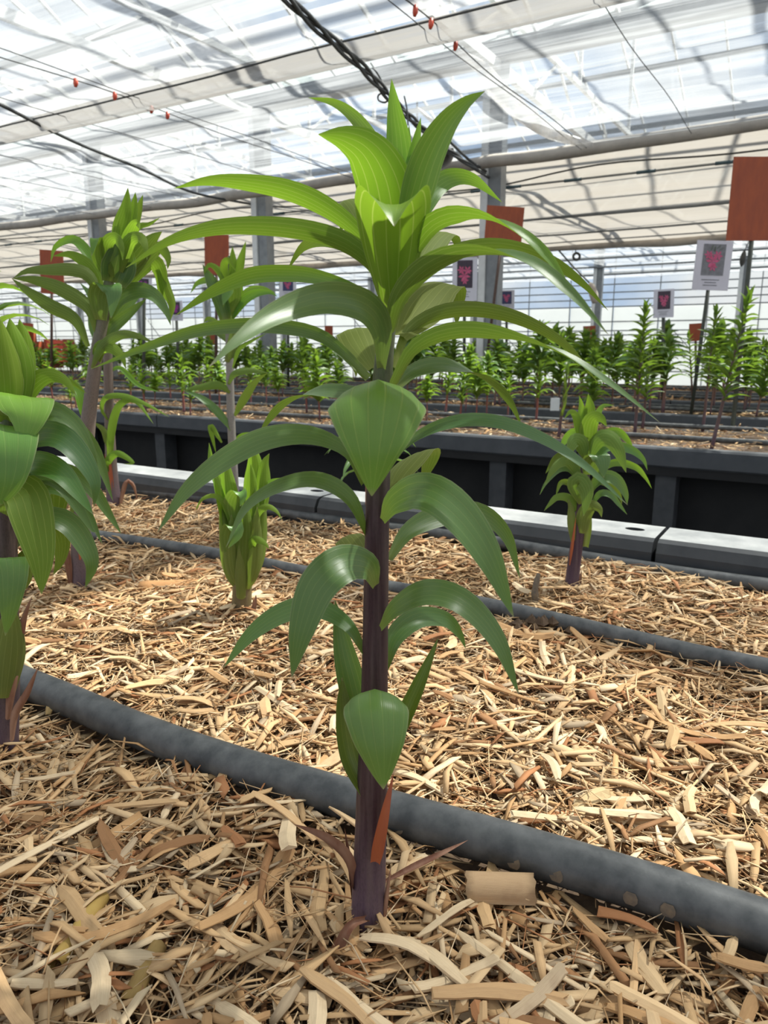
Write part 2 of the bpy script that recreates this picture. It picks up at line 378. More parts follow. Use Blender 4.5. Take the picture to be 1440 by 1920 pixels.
# --- the far wall ---------------------------------------------------------
WW = 20.3
def zw(y, x=1100): return at_w(x, y, WW).z
wall = bpy.data.objects.new('wall_far', None); COL.objects.link(wall); struct(wall); wall.rotation_euler = (0, 0, ROT)
ztop = 1.95
sS = np.arange(-4, 42, 1.15)
for i in range(len(sS)-1):
    MB().box(WW, WW+.02, sS[i]+.012, sS[i+1]-.012, ZF, 1.42).build('panel', 'panel', wall)
V = [(WW+.02, -4, 1.46), (WW+.02, 42, 1.46), (WW+.02, 42, 3.1), (WW+.02, -4, 3.1)]
mk('upper_glazing', V, [(0, 1, 2, 3)], 'glass', wall, False)
m = MB()
for z in (-.2, .2, .52, .72, .83, 1.06, 1.44, 1.62, 1.8, 2.0, 2.3, 2.7): m.box(WW-.03, WW-.003, -4, 42, z-.015, z+.015)
m.build('rails', 'steel', wall)
m = MB()
for s in sS: m.box(WW-.05, WW-.035, s-.012, s+.012, ZF, 3.0)
for s in np.arange(-2, 40, 4.6):
    m.bar((WW-.06, s, -.3), (WW-.06, s+1.7, 1.5), .02)
m.build('mullions', 'steel', wall)
endw = bpy.data.objects.new('wall_left', None); COL.objects.link(endw); struct(endw); endw.rotation_euler = (0, 0, ROT)
for w in np.arange(-4, 20.2, 1.2): MB().box(w+.02, w+1.18, 40.5, 40.53, ZF, 3.2).build('panel', 'panel', endw)
m = MB()
for z in (-.2, .4, 1., 1.6, 2.2, 2.8): m.box(-4, 20.3, 40.42, 40.46, z-.02, z+.02)
m.build('rails', 'steel', endw)
# --- film curtains at 2.1 m ------------------------------------------------
ZC = 2.1
def curt(name, label, *a, **k):
    return tag(sheet(name, *a, **k), label, 'curtain')
curt('film_curtain', 'clear crumpled plastic film curtain stretched overhead above the near bench', -5, 32, 4.14, 6.75, ZC+.03, 'film', 260, 90, amp=.020, seed=3, fw=6.)
curt('film_curtain', 'clear film curtain overhead on the camera side of the grey gathered strip', -5, 32, 1.62, 3.5, ZC+.05, 'film', 160, 60, amp=.012, seed=5)
curt('film_curtain', 'clear film curtain overhead nearest the camera, above the frame', -5, 32, -3.4, 1.36, ZC+.05, 'film', 120, 90, amp=.012, seed=6)
curt('gathered_film_strip', 'grey gathered strip of film hanging below a dark wire overhead', -5, 32, 3.86, 4.15, ZC, 'gather', 240, 14, amp=.012, seed=8, fw=16., sag=.05)
curt('doubled_film_strip', 'pale doubled film strip on the upper side of the grey gathered strip', -5, 32, 3.5, 3.86, ZC+.01, 'halfgather', 160, 10, amp=.01, seed=9, fw=10.)
curt('gathered_film_strip', 'grey gathered strip of film overhead nearest the camera', -5, 32, 1.34, 1.64, ZC, 'gather', 160, 12, amp=.012, seed=10, fw=16., sag=.05)
curt('shade_screen', 'beige shade screen overhead between the two rolled fabric tubes', -5, 40, 7.0, 13.1, ZC+.03, 'screen', 240, 90, amp=.016, seed=11, fw=2.2)
curt('film_curtain', 'clear film curtain overhead beyond the far rolled fabric tube', -5, 40, 13.3, 20.0, ZC+.03, 'film', 200, 70, amp=.03, seed=12, fw=2.5)
def wobble(s0, s1, w, z, aw, az, n, seed, f=1.6):
    r = np.random.default_rng(seed); p = r.uniform(0, 6.28, 6)
    return [SW(s, w+aw*(sin(s*f+p[0])+.5*sin(s*f*2.3+p[1])), z+az*(sin(s*f*1.2+p[2])+.5*sin(s*f*2.7+p[3]))) for s in np.linspace(s0, s1, n)]
o = tube('rolled_fabric_tube', wobble(-4, 2.93, 6.84, ZC-.005, .02, .010, 60, 1)+wobble(3.25, 32, 6.84, ZC-.005, .03, .012, 160, 2), .055, 'rollfab', sides=14)
tag(o, 'long beige rolled up fabric tube sagging across overhead', 'fabric roll')
o = tube('rolled_fabric_tube', wobble(-4, 40, 13.1, ZC-.02, .03, .02, 200, 4), .07, 'rollfab', sides=10)
tag(o, 'far beige rolled fabric tube at the end of the shade screen', 'fabric roll')
tag(tube('dark_wire', wobble(-4, 32, 3.86, ZC-.012, .003, .006, 120, 5), .006, 'wire'), 'dark wire along the upper edge of the grey gathered strip', 'wire')
tag(tube('support_wire', wobble(-4, 32, 4.14, ZC-.01, .003, .006, 120, 6), .004, 'wire'), 'thin wire along the lower edge of the grey gathered strip', 'wire')
tag(tube('cable', wobble(-4, 32, 7.45, ZC-.06, .12, .02, 160, 7, 1.1), .008, 'wire'), 'thin wavy dark cable just under the beige screen', 'cable')
cl = tube('drip_line', wobble(-4, 36, 8.0, ZC-.01, .0, .002, 40, 8), .011, 'steel'); tag(cl, 'thin grey line with blue clips under the beige screen', 'wire')
for x, y in [(15, 456), (72, 451), (125, 442), (200, 434), (335, 417), (409, 410), (476, 401), (523, 397), (897, 359), (962, 352), (1074, 341), (1211, 328), (1360, 314)]:
    s, w = sw_of(at_z(x, y, ZC-.01)); s = sw_of(at_w(x, y, 8.0))[0]
    tube('clip', [SW(s-.09, 8.0, ZC-.01), SW(s+.09, 8.0, ZC-.01)], .017, 'bluegrey', cl, 8)
for i, (w, r, z) in enumerate([(10.2, .018, ZC), (11.7, .014, ZC), (12.6, .01, ZC), (15., .02, ZC-.02), (16.6, .02, ZC-.02), (18.2, .025, ZC-.03)]):
    tag(tube('curtain_wire', wobble(-4, 38, w, z, .0, .004, 60, 20+i), r, 'steel'), 'straight wire carrying the overhead screen, %s from the wavy cable' % ['second', 'third', 'fourth', 'fifth', 'sixth', 'seventh'][i], 'wire')
# wires across (along w), with red clips
for i, px in enumerate([[(155, 140), (205, 172), (272, 198), (300, 210)], [(770, 8), (806, 31), (853, 73)]]):
    s = sum(sw_of(at_z(x, y, ZC))[0] for x, y in px[:3])/3
    wr = tube('cross_wire', [SW(s+.02*sin(w*3), w, ZC-.025+.01*sin(w*2)) for w in np.linspace(1, 6.8, 30)], .0035, 'wire', sides=6)
    tag(wr, 'thin cross wire with small red clips overhead, %s' % ('left of the big cable' if i == 0 else 'right of the big cable'), 'wire')
    for j, (x, y) in enumerate(px):
        w = sw_of(at_z(x, y, ZC))[1]; c = SW(s+.02*sin(w*3), w, ZC-.04)
        m = MB(); m.tube([c+Vector((0, 0, .03)), c+Vector((.0, .0, .0)), c-Vector((.004, .0, .02))], [.012, .016, .008], 6)
        m.build('red_clip', 'red', wr, True)
for i, s in enumerate((1.2, 2.1, 4.3, 5.1, 6.6, 7.4, 8.4)):
    tag(tube('cross_wire', [SW(s+.01*sin(w*3+i), w, ZC-.02) for w in np.linspace(1, 6.8, 20)], .003, 'wire', sides=5), 'bare thin cross wire overhead, %s counted from the right' % ['first', 'second', 'third', 'fourth', 'fifth', 'sixth', 'seventh'][i], 'wire')
# big bundled cable + loop, left cable
def pxz(pts, z): return [at_z(x, y, z) for x, y in pts]
big = thing('cable_bundle', 'thick dark bundled cable running away overhead with a small loop', 'cable')
base = cr([SW(2.35, 2.6, 2.1), SW(2.5, 3.34, 2.06), SW(2.6, 4.08, 2.03), SW(2.78, 4.92, 2.01), SW(2.95, 6.0, 2.0), SW(3.05, 7.0, 2.0)], 60)
for k in range(3):
    P = [Vector(p)+Vector((.014*sin(i*.5+k*2.1), 0, .014*cos(i*.43+k*2.1)-.004)) for i, p in enumerate(base)]
    tube('strand', P, .011, 'wire', big, 7)
Pp = lambda x, y, w=4.6: at_w(x, y, w)
tube('stray_strand', cr([at_w(545, 0, 3.4), at_w(580, 40, 3.7), at_w(625, 65, 4.0), at_w(668, 95, 4.1)], 20), .008, 'wire', big, 6)
tube('loop', cr([at_w(695, 118, 4.4), at_w(712, 145, 4.5), at_w(726, 170, 4.5), at_w(732, 182, 4.5), at_w(722, 192, 4.5), at_w(710, 188, 4.5), at_w(710, 178, 4.5), at_w(722, 175, 4.5), at_w(735, 182, 4.5)], 50), .006, 'wire', big, 6)
tube('hanging_strand', cr([at_w(758, 180, 4.8), at_w(763, 205, 4.8), at_w(765, 235, 4.8)], 12), .006, 'wire', big, 6)
tag(tube('cable', cr([SW(5.1, 3.0, 2.1), SW(5.25, 3.5, 2.08), SW(5.62, 4.4, 2.07), SW(5.86, 5.3, 2.06), SW(6.2, 6.3, 2.05), SW(6.1, 7.2, 2.05)], 40), .013, 'wire', sides=7), 'twin dark cable running overhead at upper left', 'cable')
tag(tube('cable', cr([at_z(840, 262, 2.05), at_z(880, 300, 2.05), at_z(912, 322, 2.05), at_z(940, 345, 2.05)], 20), .012, 'wire', sides=7), 'grey cable dropping from the roll end towards the near post', 'cable')
# bracket and roll end near (800,260)
br = thing('roller_bracket', 'grey plate and open beige roller end beside the thick cable', 'bracket', at_w(800, 270, 6.4))
O = br.location
def rel(p): return tuple(Vector(p)-O)
MB().bar(rel(at_w(782, 190, 6.5)), rel(at_w(782, 262, 6.5)), .11, .012).build('plate', 'steel', br)
pa, pb = at_w(795, 235, 6.55), at_w(823, 290, 6.3)
m = MB(); tb = tube_data([rel(at_w(790, 268, 7.2)), rel(at_w(823, 288, 6.35))], .135, 20, False); m.add(*tb)
m.build('roller_tube', 'rollfab', br, True)
m = MB(); m.bar(rel(at_w(786, 205, 6.4)), rel(at_w(830, 245, 6.4)), .12, .02); m.build('bracket_arm', 'rollfab', br)
def torus(name, c, r, rr, mat, parent=None, ax=(1, 0)):
    P = [c+Vector((ax[0]*cos(a)*r, ax[1]*cos(a)*r, sin(a)*r)) for a in np.linspace(0, 2*pi, 25)]
    return tube(name, P, rr, mat, parent, 8)
pl = thing('pulley', 'small black pulley ring hanging near the far rolled tube', 'pulley', at_w(1081, 481, 13.1))
torus('ring', Vector((0, 0, 0)), .055, .022, 'wire', pl); tube('cord', [(-.02, 0, .05), (-.02, 0, .2)], .008, 'wire', pl)
O = at_w(1035, 455, 13.1); pu = thing('pull_cord', 'slanting cord with a pale weight hanging from the far roll', 'cord', O)
tube('rope', cr([rel(at_w(1035, 455, 13.1)), rel(at_w(1075, 500, 13.1)), rel(at_w(1108, 533, 13.1))], 14), .014, 'wire', pu)
tube('weight', cr([rel(at_w(1106, 530, 13.1)), rel(at_w(1112, 548, 13.1)), rel(at_w(1116, 568, 13.1))], 8), [.02, .06, .07, .07, .075, .07, .06, .05], 'rollfab', pu, 10)
O = at_w(1396, 470, 13.1); pu = thing('tassel', 'small black tassel hanging on a cord right of the lily photo card', 'cord', O)
tube('cord', [rel(at_w(1410, 440, 13.1)), (0, 0, 0)], .006, 'wire', pu); tube('tuft', cr([(0, 0, 0), rel(at_w(1393, 485, 13.1)), rel(at_w(1390, 500, 13.1))], 8), [.015, .03, .04, .045, .045, .04, .03, .008], 'wire', pu)
# hanging torn fold of film
o = tube('hanging_film_fold', cr([at_w(855, 95, 4.9), at_w(905, 130, 5.2), at_w(935, 170, 5.6), at_w(985, 215, 6.0), at_w(1040, 252, 6.3), at_w(1110, 272, 6.5)], 40),
         [.02+.05*sin(pi*i/39) for i in range(40)], film_material('fold_film', (.88, .82, .75), .3, .75, .5), sides=12)
tag(o, 'loose diagonal fold of film sagging below the clear curtain', 'curtain')
# ================================================================== NEAR BENCH
PIPES = [[(4.5, .50), (1.6, .50), (.834, .496), (.539, .489), (.337, .496), (.127, .516), (-.001, .526), (-.3, .53), (-.9, .53)],
         [(4., 1.0), (2.4, 1.02), (1.358, 1.032), (.797, 1.052), (.448, 1.044), (.198, 1.034), (.035, 1.026), (-.5, 1.02)],
         [(5., 1.45), (2.6, 1.44), (1.737, 1.438), (1.11, 1.43), (.494, 1.415), (.063, 1.402), (-.5, 1.39)]]
PR = [.0185, .0135, .0135]
labels = ['thick black irrigation pipe lying on the wood chips in the foreground', 'thin black irrigation pipe, second from the camera, on the wood chips', 'thin black irrigation pipe, third from the camera, beside the bench rim']
for i, pp in enumerate(PIPES):
    pts = cr([SW(s, w, PR[i]*.75+.004) for s, w in pp], 120)
    pts[:, 2] += .003*np.sin(np.arange(120)*.35)
    if i == 0:
        t = thing('irrigation_pipe', labels[i], 'pipe'); tube('hose', pts, PR[i], 'pipe', t, 20)
        for x, y in [(992, 1588), (1068, 1610), (1196, 1662), (905-120, 1525), (1265, 1678)]:
            p = at_z(x, y, .012); s = sw_of(p)[0]
            w = np.interp(s, [q[0] for q in pp][::-1], [q[1] for q in pp][::-1])
            V = []; c = SW(s, w, PR[i]*.75+.004)
            for a in range(4):
                for b in range(4):
                    an = R(200+a*9); V.append(c+Wv*cos(an)*(PR[i]+.0004)+Vector((0, 0, sin(an)*-(PR[i]+.0004)))*-1*-1+Uv*(b-1.5)*.004)
            V = [c+Wv*(-cos(R(-8+a*10)))*(PR[i]+.0005)+Vector((0, 0, sin(R(-8+a*10))))*(PR[i]+.0005)+Uv*((b-1.5)*.0035*(1 if 0 < a < 3 else .6)) for a in range(4) for b in range(4)]
            mk('mud_spot', V, [(a*4+b, a*4+b+1, a*4+b+5, a*4+b+4) for a in range(3) for b in range(3)], 'dirt', t)
    else:
        tag(tube('irrigation_pipe', pts, PR[i], 'pipe', sides=14), labels[i], 'pipe')
b1 = thing('planting_bench', 'near black planting bench with dusty rim coloured pale as if sunlit, filled with wood chips', 'bench', (0, 0, 0), ROT)
sheet('soil', -1.6, 5, -.6, 1.43, -.012, 'soil', 60, 30, amp=.002, parent=b1)
MB().box(-.62, 1.43, -1.6, 5, -.2, -.03).build('tray', 'rimside', b1)
J = [-1.5, -.62, .26, 1.05, 1.95, 2.84, 3.73, 4.6]
for i in range(len(J)-1):
    a, b = J[i]+.004, J[i+1]-.004
    pr = [(1.425, -.16), (1.425, .038), (1.436, .056), (1.45, .061), (1.555, .061), (1.568, .054), (1.572, .03), (1.572, -.16)]
    n = len(pr); V = [(w, s, z) for s in (a, b) for w, z in pr]
    # the top carries a hole near one end: built as a ring of faces
    Fc = [(k, k+n, (k+1) % n+n, (k+1) % n) for k in range(n) if k != 3]+[tuple(range(n)), tuple(range(2*n-1, n-1, -1))]
    hs, hw, hr = a+.05, 1.505, .013
    h0 = len(V); V += [(hw+hr*cos(2*pi*k/16), hs+hr*1.5*sin(2*pi*k/16), .061) for k in range(16)]+[(hw+hr*cos(2*pi*k/16), hs+hr*1.5*sin(2*pi*k/16), -.03) for k in range(16)]
    c = [3, 4, 4+n, 3+n]   # (1.45,a),(1.555,a),(1.555,b),(1.45,b)
    def q(k): return h0+(k % 16)
    Fc += [(c[0], c[1])+tuple(q(k) for k in (14, 13, 12, 11, 10)), (c[1], c[2])+tuple(q(k) for k in (18, 17, 16, 15, 14)),
           (c[2], c[3])+tuple(q(k) for k in (22, 21, 20, 19, 18)), (c[3], c[0])+tuple(q(k) for k in (26, 25, 24, 23, 22))]
    Fc += [(h0+k, h0+(k+1) % 16, h0+16+(k+1) % 16, h0+16+k) for k in range(16)]
    r = mk('rim_panel', V, Fc, 'rim', b1, False); r.data.materials.append(M['rimside'])
    for p in r.data.polygons:
        if p.normal.z < .3: p.material_index = 1  # upward faces keep the sunlit, dusty colour; other faces stay black plastic
for s in np.arange(-1, 5, 1.3): MB().box(1.3, 1.42, s, s+.1, ZF, -.16).build('leg', 'band', b1)
# ------------------------------------------------------------------ wood chips
PAL = np.array([(.61, .40, .205), (.69, .49, .28), (.76, .59, .38), (.52, .31, .145), (.33, .17, .075), (.42, .19, .08), (.50, .38, .25), (.64, .42, .22)])
PW = np.array([.2, .22, .14, .14, .08, .06, .06, .10])
def chips_np(n, r, lmin, lmax, wmin, wmax, pos, lift, tilt):
    """arrays of n chips: 3 rings of 4 verts each"""
    L = lmin+(lmax-lmin)*r.beta(1.3, 2.6, n); Wd = np.minimum(wmin+(wmax-wmin)*r.beta(1.1, 3.2, n), L*.5); Tk = np.clip(Wd*r.uniform(.12, .3, n), .0005, .003)
    yaw = r.uniform(0, 2*pi, n); pit = r.normal(0, tilt, n); rol = r.normal(0, tilt*1.4, n)
    bend = r.normal(0, .06, n)*L; mid = r.uniform(-.15, .15, n)
    X = np.zeros((n, 12, 3)); UV = np.zeros((n, 12, 2))
    for j, xs in enumerate((-.5, None, .5)):
        x = mid if xs is None else np.full(n, xs); taper = np.ones(n) if xs is None else r.uniform(.15, 1.05, n)
        skew = r.uniform(-.7, .7, n)
        for k, (sy, sz) in enumerate(((-1, -1), (1, -1), (1, 1), (-1, 1))):
            X[:, j*4+k, 0] = x*L+(0 if xs is None else 1)*sy*skew*Wd
            X[:, j*4+k, 1] = sy*Wd/2*taper
            X[:, j*4+k, 2] = sz*Tk/2+bend*(1 if xs is None else 0)
            UV[:, j*4+k, 0] = x*3+r.uniform(0, 5); UV[:, j*4+k, 1] = sy*.5*Wd/.012
    ccp, ssp = np.cos(pit), np.sin(pit); cr_, sr = np.cos(rol), np.sin(rol); cy, sy_ = np.cos(yaw), np.sin(yaw)
    x, y, z = X[..., 0], X[..., 1], X[..., 2]
    y, z = y*cr_[:, None]-z*sr[:, None], y*sr[:, None]+z*cr_[:, None]
    x, z = x*ccp[:, None]-z*ssp[:, None], x*ssp[:, None]+z*ccp[:, None]
    x, y = x*cy[:, None]-y*sy_[:, None], x*sy_[:, None]+y*cy[:, None]
    rel_ = np.stack([x, y, z], -1)
    ci = r.choice(len(PAL), n, p=PW/PW.sum()); C = PAL[ci]*r.uniform(.78, 1.16, (n, 1))
    C = np.concatenate([C, np.ones((n, 1))], 1)
    return rel_, UV, C
CF = []
for j in range(2):
    for k in range(4): CF.append((j*4+k, j*4+(k+1) % 4, (j+1)*4+(k+1) % 4, (j+1)*4+k))
CF += [(3, 2, 1, 0), (8, 9, 10, 11)]
CF = np.array(CF)
def chips_mesh(name, rel_, UV, C, pos, parent):
    n = len(pos); V = (rel_+pos[:, None, :]).reshape(-1, 3); idx = (CF[None]+(np.arange(n)*12)[:, None, None]).reshape(-1)
    me = bpy.data.meshes.new(name); me.vertices.add(n*12); me.vertices.foreach_set('co', V.astype('f').ravel())
    me.loops.add(len(idx)); me.loops.foreach_set('vertex_index', idx.astype('i'))
    nf = n*10; me.polygons.add(nf); me.polygons.foreach_set('loop_start', np.arange(0, nf*4, 4, dtype='i'))
    me.update(calc_edges=True)
    me.materials.append(M['chip'])
    l = me.uv_layers.new(name='UVMap'); l.data.foreach_set('uv', UV.reshape(-1, 2)[idx].astype('f').ravel())
    a = me.color_attributes.new('col', 'FLOAT_COLOR', 'POINT'); a.data.foreach_set('color', np.repeat(C, 12, 0).astype('f').ravel())
    return link(name, me, parent)
def bed_points(n, r, ymax, xpad=.32):
    """uniform points in the view wedge on the bed, in front of the rim"""
    out = []
    while sum(len(o) for o in out) < n:
        y = r.uniform(.16, ymax, n*3); x = r.uniform(-2.1, 1.6, n*3)
        ok = (np.abs(x) < y*.56+xpad)
        s = x*Uv.x+y*Uv.y; w = x*Wv.x+y*Wv.y
        ok &= (w < 1.40) & (w > -.3)
        out.append(np.stack([x[ok], y[ok]], 1))
    return np.concatenate(out)[:n]
def hump(x, y): return .006*np.sin(x*9+1)*np.cos(y*8)+.004*np.sin(x*23+y*17)
def pipe_d(x, y):
    s = x*Uv.x+y*Uv.y; w = x*Wv.x+y*Wv.y; d = np.full(len(x), 9.)
    for i, pp in enumerate(PIPES):
        a = np.array(pp)[::-1]; d = np.minimum(d, np.abs(w-np.interp(s, a[:, 0], a[:, 1]))-PR[i])
    return d
mulch = thing('wood_chip_mulch', 'thick layer of pale shredded wood chips covering the near bench', 'mulch')
r = np.random.default_rng(11)
# base litter: fine, then medium
for (n, ym, l0, l1, w0, w1, zz, tl) in [(27000, 3.2, .008, .045, .0007, .0035, (-.010, .006), .28), (28000, 3.2, .018, .075, .0012, .0105, (-.004, .014), .2), (13000, 1.4, .02, .09, .0005, .0025, (.0, .018), .16), (5200, 1.5, .03, .085, .0035, .014, (.006, .017), .13)]:
    q = bed_points(n, r, ym); d = pipe_d(q[:, 0], q[:, 1]); q = q[d > .004]; n = len(q)
    rel_, UV, C = chips_np(n, r, l0, l1, w0, w1, None, None, tl)
    pos = np.stack([q[:, 0], q[:, 1], r.uniform(zz[0], zz[1], n)+hump(q[:, 0], q[:, 1])], 1)
    o = chips_mesh('fine_chips' if l1 < .04 else 'chip_litter', rel_, UV, C, pos, mulch); stuff(o)
# 300 single chips, the largest in view
def big_chip(L, Wd, T, bend, col, seed):
    r = random.Random(seed); n = 7; V = []; UV = []; cs = []
    tw = r.uniform(-.25, .25); e0, e1 = r.uniform(.2, 1), r.uniform(.3, 1)
    for i in range(n):
        f = i/(n-1); x = (f-.5)*L; k = 1-(1-e0)*max(0, 1-f/.18)*.8-(1-e1)*max(0, 1-(1-f)/.18)*.8
        k *= r.uniform(.9, 1.05); a = tw*(f-.5)*2; yo = Wd*.15*sin(f*5+seed)
        for sy, sz in ((-1, -1), (0, -1.0), (1, -1), (1, 1), (0, 1.3), (-1, 1)):
            jx = r.uniform(-.5, .5)*Wd*.5 if i in (0, n-1) else 0
            y = sy*Wd/2*k; z = sz*T/2-.16*Wd*sy*sy
            V.append((x+jx, yo+y*cos(a)-z*sin(a), y*sin(a)+z*cos(a)+bend*L*(4*f*(1-f)-.5))); UV.append((f*L*30, sy*Wd/.02)); cs.append((*col, 1))
    Fc = [(i*6+k, i*6+(k+1) % 6, (i+1)*6+(k+1) % 6, (i+1)*6+k) for i in range(n-1) for k in range(6)]+[(5, 4, 3, 2, 1, 0), tuple((n-1)*6+k for k in range(6))]
    ob = mk('wood_chip', V, Fc, 'chip', mulch, False, UV, cs); return ob
protos = []
rr = random.Random(5)
for i in range(60):
    c = PAL[rr.choices(range(8), [.2, .22, .16, .14, .06, .05, .07, .1])[0]]*rr.uniform(.85, 1.12)
    L = rr.choice((.03, .04, .05, .06, .07, .08, .10))*rr.uniform(.8, 1.1); Wd = min(L*.26, rr.choice((.005, .007, .009, .012, .015)))
    protos.append(big_chip(L, Wd, rr.uniform(.0008, .002), rr.gauss(0, .04), tuple(c), i))
nearpts = []
while len(nearpts) < 290:
    y = .3+1.0*rr.random()**1.7; x = rr.uniform(-1, 1)*(y*.56+.05)
    if sw_of(Vector((x, y, 0)))[1] > 1.3 or math.hypot(x+.012, y-.469) < .02: continue
    if pipe_d(np.array([x]), np.array([y]))[0] < .013: continue
    nearpts.append((x, y))
nearpts.sort(key=lambda p: p[1])
used = 0
for i, (x, y) in enumerate(nearpts):
    p = protos[i % 60]
    if used >= 60: ob = p.copy(); COL.objects.link(ob)
    else: ob = protos[used]; used += 1
    ob.location = (x, y, rr.uniform(.013, .022)+float(hump(x, y)))
    ob.rotation_euler = (rr.gauss(0, .16), rr.gauss(0, .1), rr.uniform(0, 6.28))
# distinct pieces: reed tubes and sticks
def half_tube(x, y, ang, L, rad, col, z=.016, open_=200, name='wood_chip', lab=None):
    V = []; UV = []; cs = []; n = 8; ns = 10
    for i in range(n):
        f = i/(n-1)-.5
        for ro in (rad, rad*.86):
            for k in range(ns+1):
                a = R(90-open_/2+open_*k/ns); V.append((f*L+(rad*.08*sin(k*2.3) if i in (0, n-1) else 0), ro*cos(a), ro*sin(a))); UV.append((f*L*40, k*.5)); cs.append((*col, 1))
    m = ns+1; Fc = []
    for i in range(n-1):
        for k in range(ns):
            a = i*2*m+k; b = (i+1)*2*m+k
            Fc += [(a, b, b+1, a+1), (a+m, a+m+1, b+m+1, b+m)]
        for k in (0, ns): a = i*2*m+k; b = (i+1)*2*m+k; Fc.append((a, a+m, b+m, b))
    for i in (0, n-1):
        for k in range(ns): a = i*2*m+k; Fc.append((a, a+1, a+1+m, a+m))
    ob = mk(name, V, Fc, 'chip', mulch, True, UV, cs); p = at_z(x, y, z); ob.location = p; ob.rotation_euler = (0, rr.uniform(-.06, .06), ang)
    if lab: ob['label'] = lab
    return ob
half_tube(937, 1668, R(-4), .052, .0125, (.55, .37, .21), .012, 210, lab='short curved piece of split cane')
half_tube(150, 1742, R(82), .062, .0062, (.50, .34, .10), .016, 300, lab='yellowish round piece of cane')
half_tube(268, 1828, R(84), .05, .006, (.42, .28, .1), .012, 250)
half_tube(340, 1105, R(5), .14, .017, (.52, .28, .12), .004, 150)
def laid(pts, rad, col, lab):
    V, Fc = tube_data(cr(pts, 14), np.concatenate([np.linspace(rad*.6, rad, 7), np.linspace(rad, rad*.5, 7)]), 8)
    o = mk('wood_chip', V, Fc, 'chip', mulch, True, [(i//8*.4, i % 8*.3) for i in range(len(V))], [(*col, 1)]*len(V)); o['label'] = lab
laid([at_z(44, 1276, .014), at_z(110, 1305, .014), at_z(170, 1335, .013), at_z(232, 1352, .012)], .0022, (.72, .58, .4), 'thin pale stick lying along the thick pipe')
for (x, y, L_, W_, rz, tilt, c) in [(101, 1312, .034, .010, 1.35, -.75, (.66, .48, .22)), (1105, 1500, .042, .016, .5, -.3, (.72, .54, .3)), (1240, 1322, .05, .010, 1.3, -.5, (.5, .36, .2)), (500, 1335, .045, .013, 1.7, -.35, (.64, .42, .22)), (935, 1860, .085, .011, -.08, 0, (.58, .37, .19)), (275, 1260+20, .05, .012, .3, 0, (.66, .46, .24))]:
    ob = big_chip(L_, W_, .0014, .02, c, int(x)); ob.location = at_z(x, y, .018); ob.rotation_euler = (.1, tilt, rz)
tag(tube('dark_twig', cr([at_z(1008, 1140, .0), at_y(1003, 1110, at_z(1008, 1140, 0).y), at_y(1010, 1075, at_z(1008, 1140, 0).y+.01)], 10), [.008, .007, .006, .006, .006, .005, .005, .005, .004, .003], 'dirt'), 'short upright twig stub stuck in the mulch by the second pipe', 'twig')
sc_ = thing('soil_clump', 'dark crumbly soil clump on the wood chips by the second pipe', 'soil', at_z(1020, 1178, .008))
m = MB()
for i in range(26):
    c = np.array([rr.gauss(0, .022), rr.gauss(0, .012), rr.uniform(0, .012)]); q = rr.uniform(.004, .011)
    V = [c+q*np.array(v)*rr.uniform(.7, 1.2) for v in ((1, 0, 0), (-1, 0, 0), (0, 1, 0), (0, -1, 0), (0, 0, 1), (0, 0, -1))]
    m.add(V, [(0, 2, 4), (2, 1, 4), (1, 3, 4), (3, 0, 4), (2, 0, 5), (1, 2, 5), (3, 1, 5), (0, 3, 5)])
stuff(m.build('crumbs', 'soil', sc_))
